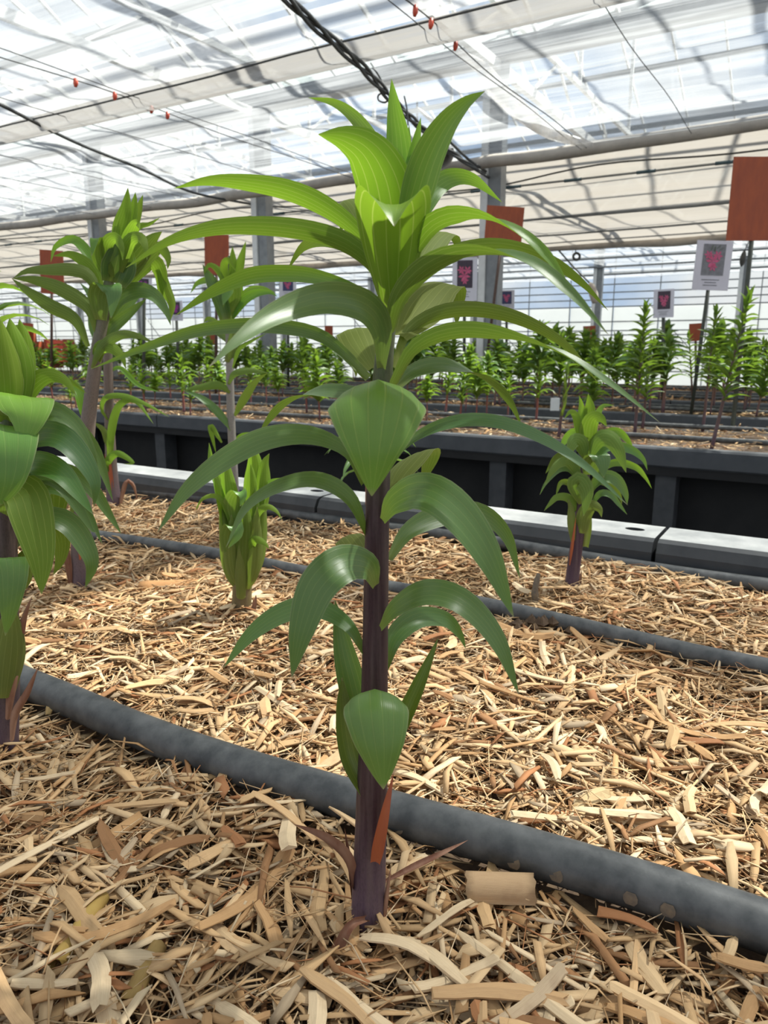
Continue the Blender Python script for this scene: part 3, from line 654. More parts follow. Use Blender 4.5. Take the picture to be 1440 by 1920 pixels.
# ================================================================== OTHER BENCHES
BEN = [(3.3, 4.4), (5.0, 5.8), (6.3, 7.2), (7.7, 8.6)]
ordn = ['second', 'third', 'fourth', 'fifth', 'sixth', 'seventh', 'eighth', 'ninth']
def bench_s(w): return w*.05-1.0, w*1.9+1.2
for i, (wa, wb) in enumerate(BEN):
    s0, s1 = bench_s(wa); s1 = min(s1, 30)
    b = thing('planting_bench', 'long black planting bench of lilies, %s from the camera' % ordn[i], 'bench', (0, 0, 0), ROT)
    sheet('soil', s0, s1, wa+.05, wb-.05, -.03, 'soil', 20, 4, amp=.003, parent=b)
    m = MB(); L = .9
    for k, s in enumerate(np.arange(s0, s1-.01, L)):
        MB().box(wa, wa+.07, s+.004, min(s+L, s1)-.004, -.085, 0, .008).build('rim_panel', 'band', b)
        if i < 2: MB().box(wb-.07, wb, s+.004, min(s+L, s1)-.004, -.085, 0.0, .008).build('rim_panel', 'rim', b)  # back rims take the pale colour as painted sunlight on their tops
    if i >= 2: MB().box(wb-.07, wb, s0, s1, -.085, 0, .008).build('back_rim', 'rim', b)
    MB().box(wa+.01, wb-.01, s0, s1, -.12, -.05).build('tray', 'black', b)
    V = [(wa+.16, s0, ZF+.02), (wa+.16, s1, ZF+.02), (wa+.16, s1, -.1), (wa+.16, s0, -.1)]
    MB().box(wa+.16, wa+.18, s0, s1, ZF, -.1).build('skirt', 'black', b)
    for s in np.arange(.54 if i == 0 else s0+.3, s1, .775 if i == 0 else 1.55):
        if i == 0 and abs(s-2.09) < .01 or (i == 0 and abs(s-2.865) < .02): continue
        MB().box(wa+.03, wa+.13, s, s+.085, ZF, -.085, .008).build('leg', 'rimside', b)
    # chips
    n = [5600, 4000, 3000, 2400][i]; rb = np.random.default_rng(40+i)
    ss = rb.uniform(s0, s1, n); ww = rb.uniform(wa+.08, wb-.06, n); k = 1+.35*i
    rel_, UV, C = chips_np(n, rb, .02*k, .075*k, .004*k, .016*k, None, None, .2)
    pos = np.stack([ww, ss, rb.uniform(-.03, .008, n)+.012*np.sin(ss*6)], 1)
    stuff(chips_mesh('wood_chips', rel_, UV, C, pos, b))
    if i < 5:
        for j, w in enumerate(np.linspace(wa+.3, wb-.25, 2)):
            P = [(w+.006*sin(s*2+j), s, .012) for s in np.linspace(s0, s1, 40)]
            tube('irrigation_pipe', P, .013, 'pipe', b, 8)
# ================================================================== MAIN LILY
Y0 = .469
base = at_y(690, 1740, Y0)
plant = thing('lily_plant', 'large lily in the foreground centre with dark purple stem and arching green leaves', 'plant', base)
AX = (base.x, base.y)
def org(p): return tuple(Vector(p)-plant.location)
def stem_px(parent, Y, pts, color, sides=16, lean=0.):
    P = [at_y(x, y, Y+lean*i/(len(pts)-1))-parent.location for i, (x, y, _) in enumerate(pts)]
    n = 40; Q = cr(P, n); d0 = np.linspace(0, 1, len(pts)); ww = [w/2/F*((at_y(x, y, Y)-cam.location).length) for x, y, w in pts]
    rad = np.interp(np.linspace(0, 1, n), d0, ww); Q[0][2] -= .012
    return tube('stem', Q, rad, 'stem', parent, sides, color)
stem_px(plant, Y0, [(689, 1745, 56), (693, 1620, 55), (697, 1500, 54), (702, 1300, 50), (706, 1050, 49), (711, 850, 47), (718, 700, 44), (732, 560, 36), (745, 430, 24), (755, 320, 12)], (.040, .016, .022))
def L(pts, w, alpha=0, color=G_MID, **k): return px_leaf(plant, Y0, pts, w, alpha, color, axis=AX, **k)
X_ = (1, 0, 0)
# low leaves
L([(690, 1492, -.004), (662, 1420, .004), (648, 1340, .006), (641, 1270, .004)], 56, -10, G_OLV, cup=.5, bw=.5, p=2.2, flip=False)
L([(686, 1400, .006), (668, 1310, .016), (645, 1215, .024), (628, 1125, .032)], 68, -8, G_MID, cup=.3, bw=.4)
L([(728, 1430, .004), (752, 1360, .01), (785, 1285, .014), (822, 1196, .02)], 40, 5, G_OLV, cup=.5, bw=.4)
o = L([(703, 1345, -.012), (702, 1312, -.026), (703, 1293, -.040), (706, 1330, -.058), (712, 1400, -.068), (719, 1480, -.070)], 128, 0, (.12, .24, .05), mat='leaf_thick', side=X_, tm=.52, bw=.3, p=1.9, cup=-.32)
o = px_leaf(plant, Y0, [(704, 1616, -.016), (715, 1560, -.017), (725, 1510, -.015), (738, 1450, -.010)], 25, 0, (.4, .1, .03), 'rust', AX, tm=.2, bw=.8, cup=-.3, label='dried orange sheath leaf')
L([(722, 1256, .002), (742, 1195, .016), (785, 1160, .03), (835, 1162, .045), (862, 1190, .055), (873, 1216, .06)], 62, (15, 25), (.075, .16, .04), tm=.35, cup=.2)
L([(714, 1178, -.010), (742, 1140, -.026), (800, 1112, -.042), (868, 1130, -.052), (932, 1200, -.056), (973, 1302, -.055)], 78, (40, 25), G_MID, tm=.42, bw=.22, cup=.1)
L([(684, 1226, -.002), (650, 1172, .010), (590, 1140, .022), (530, 1150, .03), (470, 1190, .034), (419, 1252, .036)], 62, (35, 20), G_MID, tm=.45, bw=.25, cup=.1)
L([(704, 1098, -.012), (690, 1062, -.03), (645, 1058, -.05), (596, 1100, -.064), (566, 1180, -.07), (547, 1270, -.070)], 118, (30, 10), (.085, .165, .048), tm=.45, bw=.22, cup=.1, flip=True)
L([(688, 1052, .008), (665, 1022, .028), (650, 1005, .045), (642, 1018, .058), (640, 1048, .066)], 56, 0, G_OLV, side=(.9, .1, .4), cup=.2, flip=True)
L([(718, 976, -.012), (740, 940, -.030), (792, 922, -.05), (852, 956, -.062), (912, 1036, -.068), (963, 1157, -.068)], 118, (30, 12), (.095, .19, .055), tm=.42, bw=.2, cup=.1)
L([(730, 1050, .008), (768, 996, .026), (832, 966, .044), (900, 962, .056), (950, 1005, .062), (975, 1085, .062)], 58, (20, 5), G_MID, cup=.15)
L([(688, 1004, .000), (655, 935, -.010), (595, 902, -.018), (525, 912, -.024), (462, 952, -.028), (424, 1026, -.03)], 48, (35, 45), G_MID, cup=.15, bw=.25)
L([(680, 908, .000), (650, 848, -.010), (585, 818, -.022), (505, 822, -.032), (425, 860, -.04), (350, 920, -.045), (295, 998, -.047)], 66, (40, 20), G_MID, tm=.5, bw=.22, cup=.12)
L([(728, 925, .006), (752, 880, .03), (785, 848, .055), (806, 850, .07), (800, 880, .08), (786, 910, .084)], 66, 0, G_OLV, side=(.95, .0, .3), cup=.15, flip=True)
L([(728, 872, -.008), (778, 822, -.024), (850, 793, -.04), (930, 792, -.052), (1015, 822, -.06), (1095, 872, -.066), (1177, 947, -.068)], 40, (50, 35), (.07, .16, .06), bw=.25, cup=.15)
# front leaf and its tier
L([(716, 750, -.012), (712, 725, -.034), (708, 714, -.056), (706, 745, -.082), (702, 830, -.098), (697, 930, -.096)], 198, 0, (.13, .27, .045), side=X_, tm=.52, bw=.3, p=1.6, cup=-.3)
L([(706, 752, .004), (650, 740, .016), (590, 738, .024), (535, 758, .03), (503, 790, .034), (484, 820, .035)], 54, (40, 45, 60, 100, 130, 135), (.075, .14, .04), bw=.4, cup=.2)
L([(742, 730, .004), (782, 698, .016), (842, 690, .028), (910, 712, .036), (952, 750, .04), (979, 800, .04)], 58, (40, 45, 60, 100, 130, 135), (.075, .14, .04), bw=.4, cup=.2)
L([(738, 722, -.004), (778, 655, -.014), (850, 625, -.026), (940, 630, -.036), (1050, 662, -.046), (1150, 724, -.052), (1237, 792, -.055)], 56, (-30, -32, -45, -95, -125, -125), (.075, .155, .04), bw=.45, cup=.25, tm=.33)
L([(740, 690, .004), (768, 622, .018), (830, 588, .03), (905, 584, .04), (985, 604, .047), (1060, 648, .05), (1122, 718, .05)], 44, (-35, -25), (.085, .14, .035), bw=.35, cup=.25)
L([(690, 710, .002), (650, 668, .003), (605, 632, .002), (550, 616, .0), (470, 610, -.006), (370, 620, -.010), (270, 652, -.014), (170, 692, -.018)], 40, (20, -20), (.075, .14, .04), bw=.6, tm=.4, cup=.2)
L([(700, 690, .012), (672, 640, .05), (660, 616, .07), (664, 640, .09), (668, 706, .1)], 66, 0, (.12, .17, .035), side=(.96, 0, .2), cup=.15, tm=.5, flip=True)
L([(716, 690, -.006), (716, 620, -.018), (684, 575, -.035), (610, 562, -.06), (520, 590, -.09), (445, 640, -.112), (392, 688, -.122)], 90, (-12, 35), (.11, .19, .07), tm=.36, bw=.3, p=1.8, cup=.3, flip=True)
L([(722, 580, .006), (670, 545, .012), (600, 520, .022), (540, 512, .028), (470, 516, .03), (400, 545, .03), (328, 592, .03)], 44, (10, -35), (.10, .19, .03), bw=.35, cup=.2, tm=.6)
L([(725, 560, .0), (700, 505, -.006), (650, 462, -.014), (580, 438, -.02), (490, 427, -.026), (400, 430, -.03), (315, 454, -.03), (236, 502, -.03)], 58, (-38, -25), (.09, .2, .03), tm=.3, bw=.5, cup=.25)
L([(712, 500, .004), (672, 440, .006), (610, 392, .006), (540, 360, .004), (460, 344, .0), (390, 340, -.004), (326, 353, -.006)], 56, (-35, -20), (.11, .24, .025), tm=.42, bw=.35, cup=.25)
L([(708, 460, .012), (675, 398, .04), (652, 374, .06), (644, 392, .076), (639, 442, .08)], 48, 0, (.12, .19, .035), side=(.95, 0, .25), cup=.15, flip=True)
L([(712, 500, .02), (655, 455, .055), (605, 448, .08), (566, 465, .095), (538, 508, .1)], 46, (0, -20), (.12, .18, .035), cup=.15)
# heart of the plant
L([(738, 580, -.012), (737, 520, -.022), (737, 450, -.036), (737, 398, -.052), (737, 384, -.066), (738, 398, -.082), (739, 424, -.088)], 150, 0, G_TOP, side=X_, tm=.52, bw=.42, p=1.6, cup=.5)
L([(732, 470, -.004), (726, 400, -.010), (713, 335, -.02), (686, 285, -.03), (645, 260, -.036), (597, 252, -.04)], 138, -8, G_TOP, tm=.34, bw=.55, p=1.5, cup=.35)
L([(758, 440, -.006), (776, 370, -.014), (800, 295, -.02), (835, 232, -.024), (872, 193, -.026), (909, 171, -.026)], 82, -12, (.09, .2, .04), tm=.35, bw=.5, cup=.3, flip=True)
L([(752, 420, .006), (752, 340, .008), (748, 265, .008), (740, 205, .006), (734, 148, .004)], 66, -5, (.14, .29, .03), tm=.3, bw=.8, cup=.35)
L([(766, 380, .004), (772, 320, .004), (780, 270, .002), (789, 220, .0)], 30, 0, (.14, .3, .04), tm=.3, bw=.8, cup=.3)
L([(762, 360, .01), (764, 300, .01), (767, 234, .012)], 22, 0, (.15, .3, .05), tm=.3, bw=.8)
L([(738, 380, .012), (716, 300, .026), (690, 252, .034), (660, 215, .038), (625, 192, .04), (578, 183, .042)], 34, (10, -10), (.11, .22, .035), tm=.45, bw=.5)
L([(760, 450, .006), (785, 400, .018), (815, 352, .03), (850, 332, .04), (890, 338, .046), (941, 379, .05)], 54, (20, -30), (.1, .22, .04), tm=.35, bw=.5)
L([(748, 540, -.008), (775, 475, -.02), (820, 422, -.034), (890, 408, -.046), (960, 430, -.054), (1025, 480, -.058), (1076, 556, -.06)], 66, (-30, -32, -45, -95, -140, -140), (.11, .25, .03), tm=.32, bw=.5, cup=.3)
L([(732, 625, -.012), (756, 555, -.03), (815, 500, -.05), (900, 474, -.066), (990, 492, -.08), (1070, 550, -.09), (1141, 628, -.094)], 76, (-28, -30, -50, -100, -140, -140), (.085, .185, .04), tm=.33, bw=.45, cup=.3)
L([(752, 560, .008), (800, 505, .02), (870, 470, .032), (950, 466, .042), (1030, 490, .048), (1090, 530, .05), (1140, 582, .05)], 44, (-25, -30), (.1, .18, .03), tm=.45, bw=.4)
L([(762, 540, .012), (810, 460, .05), (838, 436, .07), (856, 450, .08), (858, 485, .086)], 52, 0, (.12, .18, .035), side=(.95, 0, -.25), flip=True)
L([(752, 630, .012), (795, 572, .045), (832, 534, .075), (856, 545, .088), (856, 612, .094)], 80, 0, (.13, .19, .035), side=(.95, 0, -.25), flip=True)
for pts in ([(745, 660), (770, 610), (800, 560)],): pass
def dry(parent, Y, pts, w, label='dried brown leaf at the stem base', alpha=20):
    return px_leaf(parent, Y, pts, w, alpha, (.3, .12, .08), 'dry', cup=.6, tm=.4, bw=.5, n=16, label=label)
dry(plant, Y0, [(664, 1665, -.004), (650, 1610, -.006), (610, 1572, -.01), (550, 1545, -.02)], 30)
dry(plant, Y0, [(716, 1745, -.004), (722, 1690, -.006), (733, 1625, -.006)], 14)
dry(plant, Y0, [(662, 1700, .006), (655, 1620, .01), (646, 1552, .012)], 14)
dry(plant, Y0, [(684, 1722, -.014), (655, 1735, -.024), (625, 1790, -.03), (592, 1840, -.034), (582, 1892, -.038)], 26, alpha=-10)
dry(plant, Y0, [(720, 1655, .004), (780, 1625, .02), (830, 1600, .03), (878, 1575, .04)], 18)
# ================================================================== NEIGHBOURING LILIES (same bench)
def new_plant(bx, by, label, cat='plant'):
    p = at_z(bx, by, 0); t = thing('lily_plant', label, cat, p); return t, p.y, (p.x, p.y)
def leaves(t, Y, ax, spec):
    for s in spec:
        pts, w, al, col = s[:4]; kw = s[4] if len(s) > 4 else {}
        px_leaf(t, Y, pts, w, al, col, axis=ax, n=kw.pop('n', 20), **kw)
SX = dict(side=X_, cup=-.1, bw=.5)
# left edge plant
t, Y, ax = new_plant(8, 1405, 'lily cut by the left picture edge with broad glossy green leaves')
stem_px(t, Y, [(8, 1410, 42), (10, 1260, 44), (8, 1000, 44), (14, 850, 40), (22, 720, 30), (28, 640, 12)], (.075, .05, .05))
leaves(t, Y, ax, [
 ([(22, 760, 0), (8, 680, -.01), (-6, 640, -.015), (-20, 605, -.02)], 60, 0, G_TOP, dict(cup=.4, bw=.7)),
 ([(30, 770, -.01), (32, 700, -.014), (26, 640, -.014), (18, 596, -.01)], 66, 0, G_TOP, dict(cup=.4, bw=.7)),
 ([(30, 760, -.004), (40, 700, -.004), (44, 640, .0), (36, 598, .002)], 52, 0, G_TOP, dict(cup=.4, bw=.7)),
 ([(14, 780, -.02), (14, 720, -.024), (6, 650, -.024), (0, 596, -.02)], 60, 0, (.18, .34, .03), dict(cup=.4, bw=.7)),
 ([(30, 800, .004), (50, 735, .006), (85, 705, .006), (120, 712, .004), (143, 742, .002)], 40, (0, 10), G_YNG),
 ([(34, 800, .01), (60, 735, .02), (95, 708, .03), (130, 715, .035), (162, 738, .036)], 26, -10, G_YNG),
 ([(24, 800, -.004), (38, 760, -.016), (44, 742, -.03), (52, 762, -.046), (50, 790, -.054), (42, 840, -.056)], 92, 0, (.15, .29, .035), dict(side=(.97, 0, -.15), cup=-.1, bw=.6, tm=.5, mat='leaf_thick')),
 ([(14, 830, -.01), (0, 800, -.03), (-8, 798, -.05), (-2, 840, -.07), (2, 900, -.075), (-4, 950, -.07)], 130, 0, (.12, .25, .045), dict(side=(.97, 0, -.1), cup=-.1, bw=.6, tm=.5)),
 ([(30, 850, .004), (80, 775, .0), (130, 790, -.004), (165, 840, -.006), (186, 900, -.006)], 56, (25, 15), G_MID),
 ([(26, 870, -.006), (60, 822, -.018), (110, 820, -.03), (150, 855, -.036), (178, 905, -.038), (176, 950, -.036)], 74, (30, 15), (.07, .165, .05)),
 ([(40, 790, .01), (90, 772, .03), (140, 800, .04), (180, 850, .045), (212, 940, .044)], 36, (20, 5), G_MID),
 ([(22, 900, -.012), (60, 872, -.03), (110, 885, -.046), (150, 930, -.052), (175, 965, -.052)], 70, (30, 15), (.07, .18, .04)),
 ([(20, 930, -.004), (60, 892, -.012), (110, 905, -.016), (145, 950, -.018), (175, 998, -.018), (182, 1000, -.018)], 44, (25, 10), G_MID),
 ([(20, 990, .004), (50, 930, .02), (75, 900, .035), (92, 912, .045), (96, 960, .05), (90, 1010, .05)], 80, 0, G_OLV, dict(side=(.95, 0, -.25))),
 ([(22, 960, .0), (80, 915, .006), (130, 925, .008), (165, 965, .01), (192, 1020, .01)], 34, (20, 0), G_MID),
 ([(36, 900, .01), (110, 880, .03), (170, 915, .04), (205, 965, .045), (228, 1002, .045)], 36, (20, 0), G_MID),
 ([(10, 965, -.02), (22, 920, -.04), (45, 925, -.056), (60, 970, -.066), (76, 1045, -.07), (78, 1114, -.068)], 104, (25, 5), (.11, .23, .05), dict(tm=.45, cup=-.05)),
 ([(60, 1010, .006), (90, 972, .01), (130, 985, .012), (160, 1025, .012), (172, 1060, .012), (160, 1102, .012)], 62, (30, 10), G_MID),
 ([(20, 1030, .01), (60, 985, .03), (92, 975, .04), (112, 1010, .046), (112, 1050, .048), (100, 1078, .048)], 46, 0, G_OLV, dict(side=(.95, 0, -.3))),
 ([(8, 1110, -.02), (12, 1060, -.036), (16, 1046, -.05), (20, 1080, -.062), (16, 1140, -.066), (10, 1192, -.064)], 66, 0, (.09, .18, .045), SX),
 ([(18, 1130, .004), (35, 1080, .008), (45, 1050, .01), (60, 1020, .012)], 50, 0, G_OLV, dict(cup=.4)),
 ([(6, 1310, -.02), (12, 1250, -.026), (18, 1190, -.028), (18, 1120, -.026)], 66, 0, (.14, .19, .06), dict(cup=.5, bw=.7)),
])
dry(t, Y, [(14, 1350, -.014), (28, 1240, -.018), (45, 1160, -.018), (60, 1118, -.016)], 22, alpha=0)
dry(t, Y, [(22, 1390, -.02), (28, 1340, -.02), (50, 1300, -.02), (72, 1250, -.02)], 16, alpha=0)
# tall lily, second from left
t, Y, ax = new_plant(148, 1105, 'tall lily with thick grey-brown leaning stem at left')
stem_px(t, Y, [(148, 1108, 32), (153, 980, 32), (160, 850, 32), (170, 750, 28), (182, 660, 24), (196, 580, 22), (210, 500, 20), (226, 430, 14), (240, 390, 8)], (.16, .125, .10))
leaves(t, Y, ax, [
 ([(222, 470, -.01), (225, 430, -.012), (236, 390, -.012), (240, 352, -.01)], 30, 0, G_TOP, dict(cup=.4, bw=.8)),
 ([(236, 450, 0), (246, 410, 0), (252, 380, 0), (254, 360, 0)], 22, 0, G_TOP, dict(cup=.4, bw=.8)),
 ([(240, 450, .01), (254, 410, .01), (262, 385, .01), (268, 365, .01)], 20, 0, (.12, .24, .03), dict(cup=.4, bw=.8)),
 ([(228, 480, -.014), (244, 440, -.02), (256, 418, -.03), (262, 430, -.04)], 26, 0, G_TOP, dict(bw=.7)),
 ([(226, 490, .01), (255, 430, .02), (280, 420, .03), (300, 408, .034)], 14, 0, G_YNG),
 ([(210, 530, -.004), (188, 490, -.02), (185, 455, -.035), (178, 448, -.045), (172, 480, -.05)], 30, 0, G_YNG, dict(side=(.97, 0, .1))),
 ([(212, 520, -.012), (200, 465, -.03), (215, 446, -.045), (228, 465, -.06), (230, 488, -.062)], 34, 20, (.1, .22, .03)),
 ([(226, 510, -.012), (240, 455, -.03), (262, 445, -.045), (272, 460, -.055), (276, 488, -.058)], 34, 20, (.1, .22, .03)),
 ([(214, 530, -.006), (225, 490, -.012), (228, 455, -.014), (222, 445, -.014)], 66, 0, (.055, .11, .03), dict(cup=.4, bw=.7, flip=True)),
 ([(232, 520, 0), (262, 480, .0), (285, 450, .0), (304, 434, 0)], 46, -10, (.07, .14, .03), dict(cup=.4, bw=.6)),
 ([(238, 525, .006), (275, 480, .012), (300, 465, .016), (315, 485, .02), (314, 505, .02)], 34, (0, -10), (.08, .18, .03)),
 ([(205, 540, .01), (175, 490, .02), (140, 450, .03), (105, 462, .036), (95, 492, .036)], 26, (20, 10), G_YNG),
 ([(196, 560, .0), (172, 505, -.004), (135, 478, -.006), (100, 480, -.006)], 26, (10, 0), G_YNG),
 ([(192, 570, -.006), (170, 520, -.014), (140, 505, -.02), (90, 505, -.024), (50, 508, -.024), (24, 522, -.024)], 34, (25, 20), G_MID),
 ([(182, 625, -.006), (165, 575, -.014), (110, 540, -.022), (60, 525, -.026), (22, 522, -.026)], 36, (20, -20), G_MID, dict(tm=.45)),
 ([(165, 650, .0), (140, 600, -.004), (95, 575, -.006), (50, 545, -.006), (22, 522, -.004)], 36, (-20, -20), G_LOW, dict(tm=.5)),
 ([(190, 600, -.012), (188, 555, -.024), (200, 535, -.036), (212, 545, -.046), (208, 597, -.05)], 42, 0, (.09, .2, .05), SX),
 ([(205, 600, .0), (225, 560, .004), (260, 545, .006), (290, 555, .006), (312, 585, .006), (320, 610, .004)], 44, (25, 10), G_MID),
 ([(235, 540, .02), (280, 490, .04), (300, 510, .05), (302, 545, .055), (298, 572, .055)], 38, -10, (.13, .26, .03)),
 ([(300, 500, .05), (310, 540, .055), (322, 570, .055), (320, 600, .05)], 22, 0, (.13, .26, .03), dict(bw=.6)),
 ([(185, 660, .0), (205, 620, .01), (245, 585, .012), (275, 560, .016)], 30, 10, G_LOW),
 ([(172, 690, -.012), (190, 650, -.024), (225, 628, -.034), (260, 630, -.04), (290, 645, -.042)], 28, (30, 10), G_MID),
 ([(180, 690, -.004), (186, 655, -.016), (205, 650, -.03), (228, 668, -.04), (236, 692, -.042)], 32, 10, G_YNG),
 ([(158, 790, .004), (150, 740, .012), (128, 715, .02), (105, 706, .024)], 26, 10, G_YNG),
 ([(148, 1060, -.01), (146, 1010, -.012), (142, 960, -.012), (136, 900, -.01)], 28, 0, (.16, .22, .05), dict(cup=.5, bw=.7)),
])
px_leaf(t, Y, [(150, 1050, -.02), (151, 990, -.02), (152, 930, -.018)], 11, 0, (.4, .1, .05), 'rust', label='red dried sheath')
dry(t, Y, [(132, 1095, -.014), (126, 1040, -.014), (120, 1000, -.012)], 14, alpha=0)
# tall slim lily, third from left
t, Y, ax = new_plant(215, 945, 'slim tall lily with pinkish stem base, behind the thick leaning lily')
stem_px(t, Y, [(214, 948, 26), (209, 880, 20), (205, 780, 17), (203, 700, 16), (202, 640, 15), (204, 560, 12), (210, 500, 6)], (.15, .11, .085))
leaves(t, Y, ax, [
 ([(206, 860, -.02), (207, 820, -.024), (214, 780, -.026), (228, 755, -.03), (255, 752, -.034), (288, 795, -.036)], 22, (10, 30), G_YNG, dict(bw=.7)),
 ([(204, 790, -.012), (190, 768, -.02), (198, 745, -.03), (232, 742, -.036), (270, 756, -.04), (318, 782, -.042)], 16, (30, 20), G_YNG),
 ([(203, 700, 0), (225, 690, .01), (260, 722, .02), (300, 735, .026)], 12, 10, G_YNG),
 ([(208, 850, -.014), (196, 810, -.02), (180, 795, -.024), (172, 792, -.026)], 14, 0, G_OLV),
 ([(210, 900, -.012), (200, 870, -.02), (220, 850, -.03), (250, 868, -.034), (232, 870, -.036)], 18, 10, G_YNG),
 ([(203, 660, .01), (180, 620, .02), (172, 560, .02), (150, 530, .02)], 24, 0, G_MID),
 ([(203, 640, .01), (220, 600, .02), (250, 560, .02), (280, 540, .02)], 24, 0, G_MID),
])
for pts in ([(206, 935), (205, 900), (196, 850)], [(212, 930), (208, 890), (205, 845)]):
    px_leaf(t, Y, [(x, y, -.016) for x, y in pts], 7, 0, (.4, .1, .05), 'rust', label='red dried sheath')
dry(t, Y, [(222, 960, -.01), (236, 905, -.01), (250, 910, 0), (258, 940, .01)], 10, alpha=0)
# tall pale-stemmed lily behind the young shoot
t, Y, ax = new_plant(442, 965, 'tall lily with pale grey stem standing behind the compact young shoot')
stem_px(t, Y, [(442, 968, 18), (438, 880, 16), (433, 780, 15), (431, 700, 15), (430, 640, 14), (428, 570, 14), (428, 520, 10), (430, 480, 5)], (.27, .25, .22))
leaves(t, Y, ax, [
 ([(428, 560, 0), (432, 520, -.004), (436, 490, -.004), (436, 462, 0)], 26, 0, G_TOP, dict(cup=.4, bw=.8)),
 ([(432, 560, 0), (446, 510, 0), (454, 480, .0), (461, 452, 0)], 22, 0, G_TOP, dict(cup=.4, bw=.8)),
 ([(424, 560, -.01), (418, 520, -.016), (402, 500, -.02), (390, 498, -.024), (382, 515, -.026)], 18, 10, G_YNG),
 ([(428, 540, -.01), (420, 500, -.02), (428, 488, -.03), (442, 508, -.034)], 16, 0, G_TOP),
 ([(424, 600, -.014), (412, 560, -.02), (395, 525, -.02), (380, 496, -.016)], 32, 0, (.06, .12, .03), dict(cup=.4, bw=.8, flip=True)),
 ([(428, 580, .01), (400, 530, .02), (372, 530, .024), (357, 550, .024)], 20, 10, G_YNG),
 ([(432, 585, -.01), (436, 550, -.03), (432, 540, -.04), (424, 555, -.046), (418, 572, -.05)], 34, 0, (.11, .24, .04), dict(side=(.8, 0, .5))),
 ([(430, 590, -.006), (440, 560, -.01), (450, 545, -.012), (455, 535, -.012)], 28, 0, G_TOP, dict(cup=.4, bw=.7)),
 ([(434, 600, 0), (455, 565, .0), (480, 550, .0), (505, 548, 0), (520, 556, 0)], 24, 10, G_YNG),
 ([(436, 600, .004), (460, 550, .01), (490, 540, .014), (518, 550, .016)], 16, 10, G_YNG),
 ([(426, 640, .004), (405, 610, .01), (390, 598, .014), (382, 605, .016)], 26, -10, G_OLV),
 ([(428, 680, -.01), (436, 640, -.016), (440, 600, -.014)], 22, 0, (.13, .2, .05), dict(cup=.5, bw=.8)),
 ([(436, 690, -.01), (448, 655, -.014), (470, 640, -.02), (500, 625, -.024)], 12, 20, G_YNG),
 ([(427, 720, -.01), (440, 700, -.016), (470, 695, -.02), (502, 699, -.024)], 20, (30, 10), (.09, .2, .05), dict(bw=.5)),
 ([(440, 780, -.004), (460, 745, -.01), (480, 715, -.014), (502, 699, -.016)], 24, -15, G_OLV),
 ([(432, 735, -.01), (410, 722, -.016), (375, 726, -.02), (344, 732, -.022)], 22, (10, 20), (.06, .15, .03), dict(bw=.5)),
 ([(434, 806, -.008), (405, 770, -.014), (375, 745, -.018), (344, 732, -.02)], 24, 25, (.07, .17, .045), dict(bw=.4)),
 ([(436, 840, 0), (450, 820, .004), (470, 815, .004), (490, 822, 0)], 14, 10, G_YNG),
 ([(416, 830, -.03), (395, 800, -.03), (405, 850, -.03)], 12, 0, G_YNG),
])
